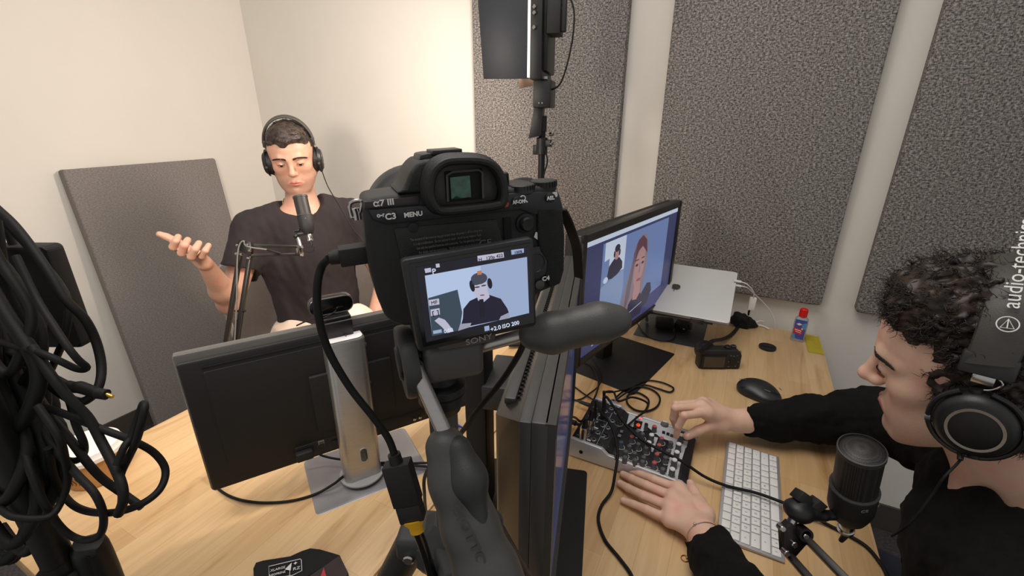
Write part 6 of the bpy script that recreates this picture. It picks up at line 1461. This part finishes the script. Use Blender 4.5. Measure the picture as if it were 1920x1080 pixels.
s.ell(pl(0, -.03, -.05), (.150, .080, .085), rot=frame((0, 0, 0), x=PR, z=PU).to_3x3(), k=.04)
shR, shL = pl(.172, -.02, -.040), pl(-.168, -.03, -.030)
elR = at(432, 566, t=1.56); wrR = at(386, 496, t=1.36)
s.cap(shR, elR, .046, .039, k=.03); s.cap(elR, elR+(wrR-elR)*.35, .040, .037, k=.02); s.cap(elR+(wrR-elR)*.35, wrR, .037, .0215, k=.02)
def hl(px, py, t): return at(px, py, t=t)
W1 = hl(384, 494, 1.345)
mcp = [hl(330, 462, 1.325), hl(345, 468, 1.315), hl(362, 475, 1.315), hl(378, 480, 1.325)]
pip = [hl(325, 463, 1.268), hl(341, 474, 1.255), hl(359, 481, 1.260), hl(379, 480, 1.277)]
dip = [hl(330, 452, 1.258), hl(346, 460, 1.240), hl(366, 467, 1.246), hl(385, 470, 1.265)]
tip = [hl(334, 444, 1.270), hl(352, 450, 1.258), hl(373, 456, 1.262), hl(391, 460, 1.276)]
th = [hl(352, 470, 1.34), hl(330, 452, 1.325), hl(312, 444, 1.315), hl(299, 439, 1.305)]
hand(s, W1, mcp, pip, dip, tip, th, r=.0106, palm=c_up)
# left arm lowered towards the desk, hidden by the camera
elL = pl(-.26, .02, -.29); wrL = pl(-.15, .22, -.44)
s.cap(shL, elL, .046, .040, k=.03); s.cap(elL, wrL, .039, .026, k=.02)
lh = [V((0, 0, 0))]; ax = (wrL-elL).normalized()
mc = [wrL+ax*.085+PR*(x*.020) for x in (1.2, .4, -.4, -1.2)]; hand(s, wrL, mc, [m+ax*.040-PU*.008 for m in mc], [m+ax*.06-PU*.022 for m in mc], [m+ax*.068-PU*.042 for m in mc], [wrL+ax*.03+PR*.03, wrL+ax*.06+PR*.045, wrL+ax*.085+PR*.05, wrL+ax*.105+PR*.048], r=.009)
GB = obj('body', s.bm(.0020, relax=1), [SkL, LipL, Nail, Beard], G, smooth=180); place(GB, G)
nailsL = [tip[i]+(tip[i]-dip[i]).normalized()*.004-c_fwd*0 for i in range(4)]
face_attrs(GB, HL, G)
M_browL = mat('brow_hair_dark', (40, 30, 26), .6, var=.1); M_hairL = mat('short_dark_hair', (36, 28, 24), .55, rgb2=(66, 54, 46), vscale=45, var=.2)
for sd in (-1, 1): place(eyebrow(HL, sd, G, M_browL, 1.0, SL_), G); place(eye(HL, sd, G, (-.05, -.55)), G)
h = SDF(); h.M = HL
h.ell((0, -.014, .050), (.0815, .1000, .0905), k=.01).ell((0, .040, .100), (.062, .052, .040), k=.03)
h.box((0, 0, -.125), (.12, .14, .07), .01, k=.01, op=-1)
def combL(p, n, r): q = HL.to_3x3() @ V((r.uniform(-.5, .5)-.3, 1.0, r.uniform(-.1, .4))); return q
ho = hair_obj('hair', h, .0022, waves(.0016, .02, 4), HL, M_hairL, G, 9000, .014, .0006, combL, 0, 3); place(ho, G)
# t-shirt
t_ = SDF(); F3 = frame((0, 0, 0), x=PR, z=PU).to_3x3()
t_.ell(pl(0, -.035, -.08), (.185, .100, .110), rot=F3, k=.05).ell(pl(0, -.02, -.20), (.170, .112, .150), rot=F3, k=.06).ell(pl(0, -.01, -.34), (.158, .110, .130), rot=F3, k=.06).ell(pl(0, 0, -.47), (.170, .118, .12), rot=F3, k=.05)
t_.cap(pl(.06, -.035, .000), shR, .060, .056, k=.05).cap(pl(-.06, -.035, .005), shL, .060, .056, k=.05)
svR = shR+(elR-shR)*.66; svL = shL+(elL-shL)*.62
t_.cap(shR, svR, .060, .064, k=.035).cap(shL, svL, .060, .064, k=.035)
dR = (elR-shR).normalized(); t_.cap(svR+dR*.045, svR+dR*.20, .09, .09, k=.006, op=-1)
dL = (elL-shL).normalized(); t_.cap(svL+dL*.045, svL+dL*.2, .09, .09, k=.006, op=-1)
t_.cap(svR+dR*.01, svR+dR*.08, .053, .060, k=.004, op=-1)
nd = (HL.translation-nb_).normalized(); t_.ell(pl(.004, .012, .050), (.080, .092, .050), rot=F3 @ Matrix.Rotation(-.20, 3, 'X'), k=.005, op=-1)
wv = waves(.0042, .13, 11, 12, (1, 1, .6)); wv2 = waves(.0010, .045, 12, 10)
TS_ = obj('t_shirt', t_.bm(.0032, lambda X: wv(X)+wv2(X), relax=1), mat('black_cotton', (34, 27, 29), .9, var=.08, vscale=90, bump=.25, bscale=900), G, smooth=180); place(TS_, G)
bm = nb(); ring = []
for k in range(28):
    a = 2*PI*k/28; ring.append(pl(.063*math.sin(a), -.034+.058*math.cos(a), .040-.026*math.cos(a)))
tube(bm, ring, .0016, 6, 2, closed=True); place(obj('necklace', bm, M_brass, G), G)
# trousers: hips, thighs under the desk
tr = SDF(); hp_ = pl(0, 0, 0); zs_ = .50
hipc = V((sh0.x, sh0.y, .61)); tr.ell(hipc, (.185, .13, .11), rot=F3, k=.04)
kn1 = at(668, 606, t=1.60); kn2 = hipc+PR*.14+PF*.36+PU*.06
for sx, kn in ((-1, kn1), (1, kn2)):
    ft = V((kn.x+PF.x*.02, kn.y+PF.y*.02, .08)); tr.cap(hipc+PR*sx*.09+PU*.03, kn, .088, .064, k=.04).cap(kn, ft, .060, .046, k=.02)
place(obj('trousers', tr.bm(.005, waves(.003, .08, 8)), mat('cream_cotton', (226, 204, 184), .85, var=.04, bump=.2, bscale=500), G, smooth=180), G)
for sx in (-1, 1):
    kn = (kn1 if sx < 0 else kn2)+PF*.03; s2 = SDF(); b_ = V((kn.x, kn.y, .045)); s2.cap(b_-PF*.06, b_+PF*.13-PU*.005, .043, .034, k=.02).box(b_-PU*.055, (.3, .3, .015), .001, k=.004, op=-1); place(obj('shoe', s2.bm(.004), M_rubber, G, smooth=180), G)
HPL = headphones('black headphones worn by the guest on the left', HL, cupx=.080, bw=.026, top=.152)
cable('headphone_cable', 'thin black lead trailing from the guest headphones over his shoulder', [HL @ V((-.092, .004, -.046)), at(607, 330, t=1.56), at(616, 352, t=1.55), at(634, 382, t=1.54), at(650, 410, t=1.53), at(664, 432, t=1.52), at(680, 452, t=1.50), at(700, 480, t=1.5)], .0017)

# ------------------------------------------------------------ the engineer on the right
RF = V((-.955, .296, 0)); RR_ = V((.296, .955, 0))
CR = Matrix.Translation((.62, .70, 0)) @ frame((0, 0, 0), x=RR_, z=PU)
CHR = thing('office_chair', 'office chair with a grey and white back behind the man in the black sweater', 'chair', CR)
bm = nb(); box(bm, (0, .0, .455), (.48, .46, .08), bev=.03, seg=3); obj('seat', bm, M_dgrey, CHR)
bm = nb(); box(bm, (0, -.27, .80), (.46, .05, .50), bev=.02, seg=3); obj('backrest', bm, mat('slate_fabric', (72, 84, 88), .85, var=.06), CHR)
for sx in (-1, 1):
    bm = nb(); tube(bm, [(sx*.26, -.14, .44), (sx*.29, -.13, .50), (sx*.29, -.10, .66), (sx*.29, -.02, .68), (sx*.29, .10, .68)], .016, 12, 4); obj('armrest', bm, mat('pale_grey_plastic', (170, 170, 166), .5, var=.03), CHR)
bm = nb(); cyl(bm, (0, 0, .10), (0, 0, .42), .028, .028, 20); obj('gas_post', bm, M_leg, CHR)
for k in range(5):
    a = R(90+72*k); d = V((math.cos(a), math.sin(a), 0)); bm = nb(); cyl(bm, (0, 0, .11), d*.30+V((0, 0, .075)), .022, .014, 12); ell(bm, d*.30+V((0, 0, .030)), (.030, .018, .029)); obj('leg', bm, M_leg, CHR)

E_ = thing('person', 'man with curly dark hair in a black sweater turning a mixer knob', 'person', (.55, .72, 0))
s = SDF(); head(s, HR, .95, 1.03); SR_ = SDF(); SR_.p = list(s.p)
SCn = V((.405, .725, .925)); rs_ = V((.425, .895, .905)); ls_ = V((.385, .560, .905))
s.cap(HR @ V((0, -.040, -.070)), V((.408, .722, .975)), .054, .060, k=.025); s.cap(HR @ V((0, -.006, -.080)), V((.384, .730, .965)), .040, .050, k=.02)
s.ell((.405, .725, .90), (.090, .165, .075), rot=frame((0, 0, 0), x=-RF, z=PU).to_3x3(), k=.04)
wr = at(1386, 789, z=.800); er = V((.335, 1.120, .812)); wl = at(1318, 1003, z=.778); el2 = V((.135, .440, .812))
s.cap(wr+(er-wr)*.5, wr, .036, .0265, k=.02); s.cap(wl+(el2-wl)*.5, wl, .036, .0265, k=.02)
W2 = wr+(wr-er).normalized()*.004
mcp2 = [at(1325, 774, z=.838), at(1314, 762, z=.846), at(1318, 756, z=.838), at(1330, 757, z=.826)]
pip2 = [at(1283, 779, z=.850), at(1266, 765, z=.850), at(1268, 759, z=.838), at(1284, 760, z=.824)]
dip2 = [at(1272, 800, z=.820), at(1262, 784, z=.822), at(1266, 778, z=.812), at(1280, 775, z=.802)]
tip2 = [at(1268, 817, z=.795), at(1267, 800, z=.800), at(1272, 792, z=.795), at(1284, 785, z=.790)]
th2 = [at(1352, 797, z=.800), at(1330, 799, z=.806), at(1308, 808, z=.800), at(1288, 818, z=.790)]
hand(s, W2, mcp2, pip2, dip2, tip2, th2, r=.0082)
W3 = wl
mcp3 = [at(1272, 917, z=.768), at(1262, 932, z=.771), at(1256, 950, z=.770), at(1255, 974, z=.765)]
pip3 = [at(1226, 899, z=.764), at(1212, 910, z=.765), at(1206, 929, z=.764), at(1213, 955, z=.760)]
dip3 = [at(1200, 889, z=.756), at(1184, 897, z=.757), at(1178, 915, z=.756), at(1188, 945, z=.754)]
tip3 = [at(1184, 884, z=.750), at(1168, 889, z=.750), at(1162, 906, z=.750), at(1168, 938, z=.750)]
th3 = [at(1322, 965, z=.770), at(1312, 940, z=.764), at(1300, 921, z=.757), at(1294, 907, z=.752)]
hand(s, W3, mcp3, pip3, dip3, tip3, th3, r=.0084)
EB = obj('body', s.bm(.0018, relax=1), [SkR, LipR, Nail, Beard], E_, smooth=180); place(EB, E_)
def near(P_, r): P_ = np.array(P_, np.float32); return lambda c: np.linalg.norm(c-P_, axis=1) < r
nr = [(2, near(V(tip3[i])+V((0, 0, .0062))+(V(tip3[i])-V(dip3[i])).normalized()*.0015, .0062)) for i in range(4)]+[(2, near(V(th3[3])+V((0, 0, .0075)), .006)), (2, near(V(th2[3])+V((-.001, -.003, .0075)), .006)), (2, near(V(tip2[0])+V((-.003, .002, .006)), .0045))]
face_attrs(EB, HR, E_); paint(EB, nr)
M_browR = mat('brow_hair_black', (30, 23, 19), .6, var=.1)
for sd in (-1, 1): place(eyebrow(HR, sd, E_, M_browR, 1.15, SR_), E_); place(eye(HR, sd, E_, (0, -.6)), E_)
h = SDF(); h.M = HR
h.ell((0, -.022, .052), (.0880, .1060, .0960), k=.01).ell((0, .006, .002), (.0880, .046, .056), k=.012).ell((0, .032, .104), (.062, .046, .040), k=.03).ell((0, -.04, -.02), (.080, .072, .070), k=.02).ell((0, .006, .114), (.074, .070, .046), k=.03)
h.box((0, 0, -.150), (.12, .14, .085), .02, k=.02, op=-1)
wh1 = waves(.0040, .022, 5, 14); wh2 = waves(.0018, .011, 6, 12)
M_hairR = mat('curly_dark_hair', (27, 19, 14), .5, rgb2=(50, 35, 24), vscale=50, var=.2)
def combR(p, n, r): q = HR.inverted() @ p; return HR.to_3x3() @ V((r.uniform(-.7, .7), .8+r.uniform(-.6, .6), r.uniform(-.6, .6)-(.8 if q.z < .04 else 0)))
ho = hair_obj('hair', h, .0024, lambda X: wh1(X)+wh2(X), HR, M_hairR, E_, 13000, .018, .0007, combR, .0028, 9, rings=8); place(ho, E_)
# sweater
w = SDF(); F4 = frame((0, 0, 0), x=-RF, z=PU).to_3x3()   # local x = backwards, y = his left
w.ell((.405, .725, .885), (.110, .185, .100), rot=F4, k=.05).ell((.430, .722, .80), (.115, .175, .13), rot=F4, k=.06).ell((.475, .720, .69), (.118, .165, .12), rot=F4, k=.06).ell((.545, .715, .58), (.13, .175, .11), rot=F4, k=.05)
w.cap((.408, .785, .945), rs_, .066, .064, k=.05).cap((.395, .665, .945), ls_, .066, .064, k=.05)
w.cap(rs_, er, .068, .060, k=.04).cap(er, er+(wr-er)*.45, .060, .049, k=.03).cap(er+(wr-er)*.45, wr, .049, .035, k=.02)
w.cap(ls_, el2, .068, .058, k=.04).cap(el2, el2+(wl-el2)*.5, .056, .047, k=.03).cap(el2+(wl-el2)*.5, wl, .047, .038, k=.02)
for wp, ep in ((wr, er), (wl, el2)):
    d = (wp-ep).normalized(); fz = frame((0, 0, 0), z=d, x=(0, .3, 1)).to_3x3(); w.box(wp+d*(.060+(-.020 if wp is wl else -.016)), (.09, .09, .06), .004, rot=fz, k=.003, op=-1)
w.ell((.385, .728, 1.012), (.070, .085, .052), rot=F4 @ Matrix.Rotation(.45, 3, 'Y'), k=.008, op=-1)
w.box((.05, .75, DZ-.30), (.256, .9, .303), .001, k=.004, op=-1)
wv = waves(.0040, .07, 21, 12); wv2 = waves(.0014, .028, 22, 12)
place(obj('sweater', w.bm(.0030, lambda X: wv(X)+wv2(X), relax=1), mat('black_knit', (17, 16, 16), .92, var=.15, vscale=120, bump=.5, bscale=1100, spec=.2), E_, smooth=180), E_)
tr = SDF(); hipc = V((.60, .705, .585)); tr.ell(hipc, (.14, .18, .085), rot=F4, k=.04)
for sx in (-1, 1):
    kn = hipc+RR_*sx*.12+RF*.36+PU*-.02; ft = V((kn.x-.02, kn.y, .08)); tr.cap(hipc+RR_*sx*.09, kn, .078, .060, k=.03).cap(kn, ft, .056, .044, k=.02)
place(obj('trousers', tr.bm(.005, waves(.003, .08, 8)), mat('dark_denim', (36, 40, 52), .85, var=.1), E_, smooth=180), E_)
for sx in (-1, 1):
    kn = hipc+RR_*sx*.12+RF*.40; s2 = SDF(); b_ = V((kn.x, kn.y, .045)); s2.cap(b_-RF*.06, b_+RF*.13-PU*.005, .043, .034, k=.02).box(b_-PU*.055, (.3, .3, .015), .001, k=.004, op=-1); place(obj('shoe', s2.bm(.004), M_rubber, E_, smooth=180), E_)
bm = nb(); ba = (wl-el2).normalized(); fb = frame(wl-ba*.004, z=ba, x=(0, 0, 1)); tube(bm, [fb @ V((.0285*math.cos(a), .0285*math.sin(a), 0)) for a in [2*PI*k/24 for k in range(24)]], .0006, 5, 1, closed=True, smooth=False); ell(bm, fb @ V((.024, -.017, .001)), .0022, u=10, v=8); place(obj('bracelet', bm, M_steel, E_), E_)
HPR = headphones('black headphones with white lettering worn by the curly haired man', HR, cupx=.092, bw=.043, tb=-.034)
# lettering up the headband, on the side the photograph shows
base_ = V((-.0800, -.027, .128)); updir = V((.66, -.10, .74)).normalized(); nrm_ = V((-.74, 0, .66))
def onband(d, off=.0): return frame(base_+updir*d+nrm_*off, x=updir, z=nrm_)
texts('band_lettering', [('audio-technica', .0205, onband(.058, .0060), .9)], M_print, HPR)
bm = nb(); fl = onband(-.014, .0045); tube(bm, [fl @ V((.0085*math.cos(a), .0085*math.sin(a), 0)) for a in [2*PI*k/24 for k in range(24)]], .0006, 5, 1, closed=True, smooth=False)
tri = [fl @ V(p) for p in ((.006, 0, 0), (-.0045, .0052, 0), (-.0045, -.0052, 0))]; tube(bm, tri, .0007, 5, 1, closed=True, smooth=False); tube(bm, [tri[0], (tri[1]+tri[2])/2], .0006, 5, smooth=False); obj('round_emblem', bm, M_print, HPR)
c0 = HR @ V((-.098, .006, -.044)); cable('headphone_cable', 'thin black lead hanging from the headphones down the black sweater', [c0, at(1806, 852, t=.545), at(1796, 868, t=.55), at(1770, 895, t=.55), at(1750, 925, t=.56), at(1720, 965, t=.57), at(1695, 990, t=.58), at(1672, 1005, t=.60)], .0016)
bm = nb(); cyl(bm, c0, at(1800, 862, t=.547), .0040, .0030, 14); tag(obj('headphone_plug', bm, M_rubber), 'black plug where the lead meets the ear cup of the right-hand headphones', 'plug')
bm = nb(); p = at(1284, 1047, z=DZ+.0012); tube(bm, [p+V((.006*math.cos(a), .006*math.sin(a), 0)) for a in [k*PI/5 for k in range(10)]], .0009, 6, 3, closed=True); ell(bm, p+V((.003, .002, .002)), .0022, u=10, v=8); tag(obj('gold_ring', bm, M_brass), 'tiny gold ring lying on the desk beside the near sleeve cuff', 'ring')
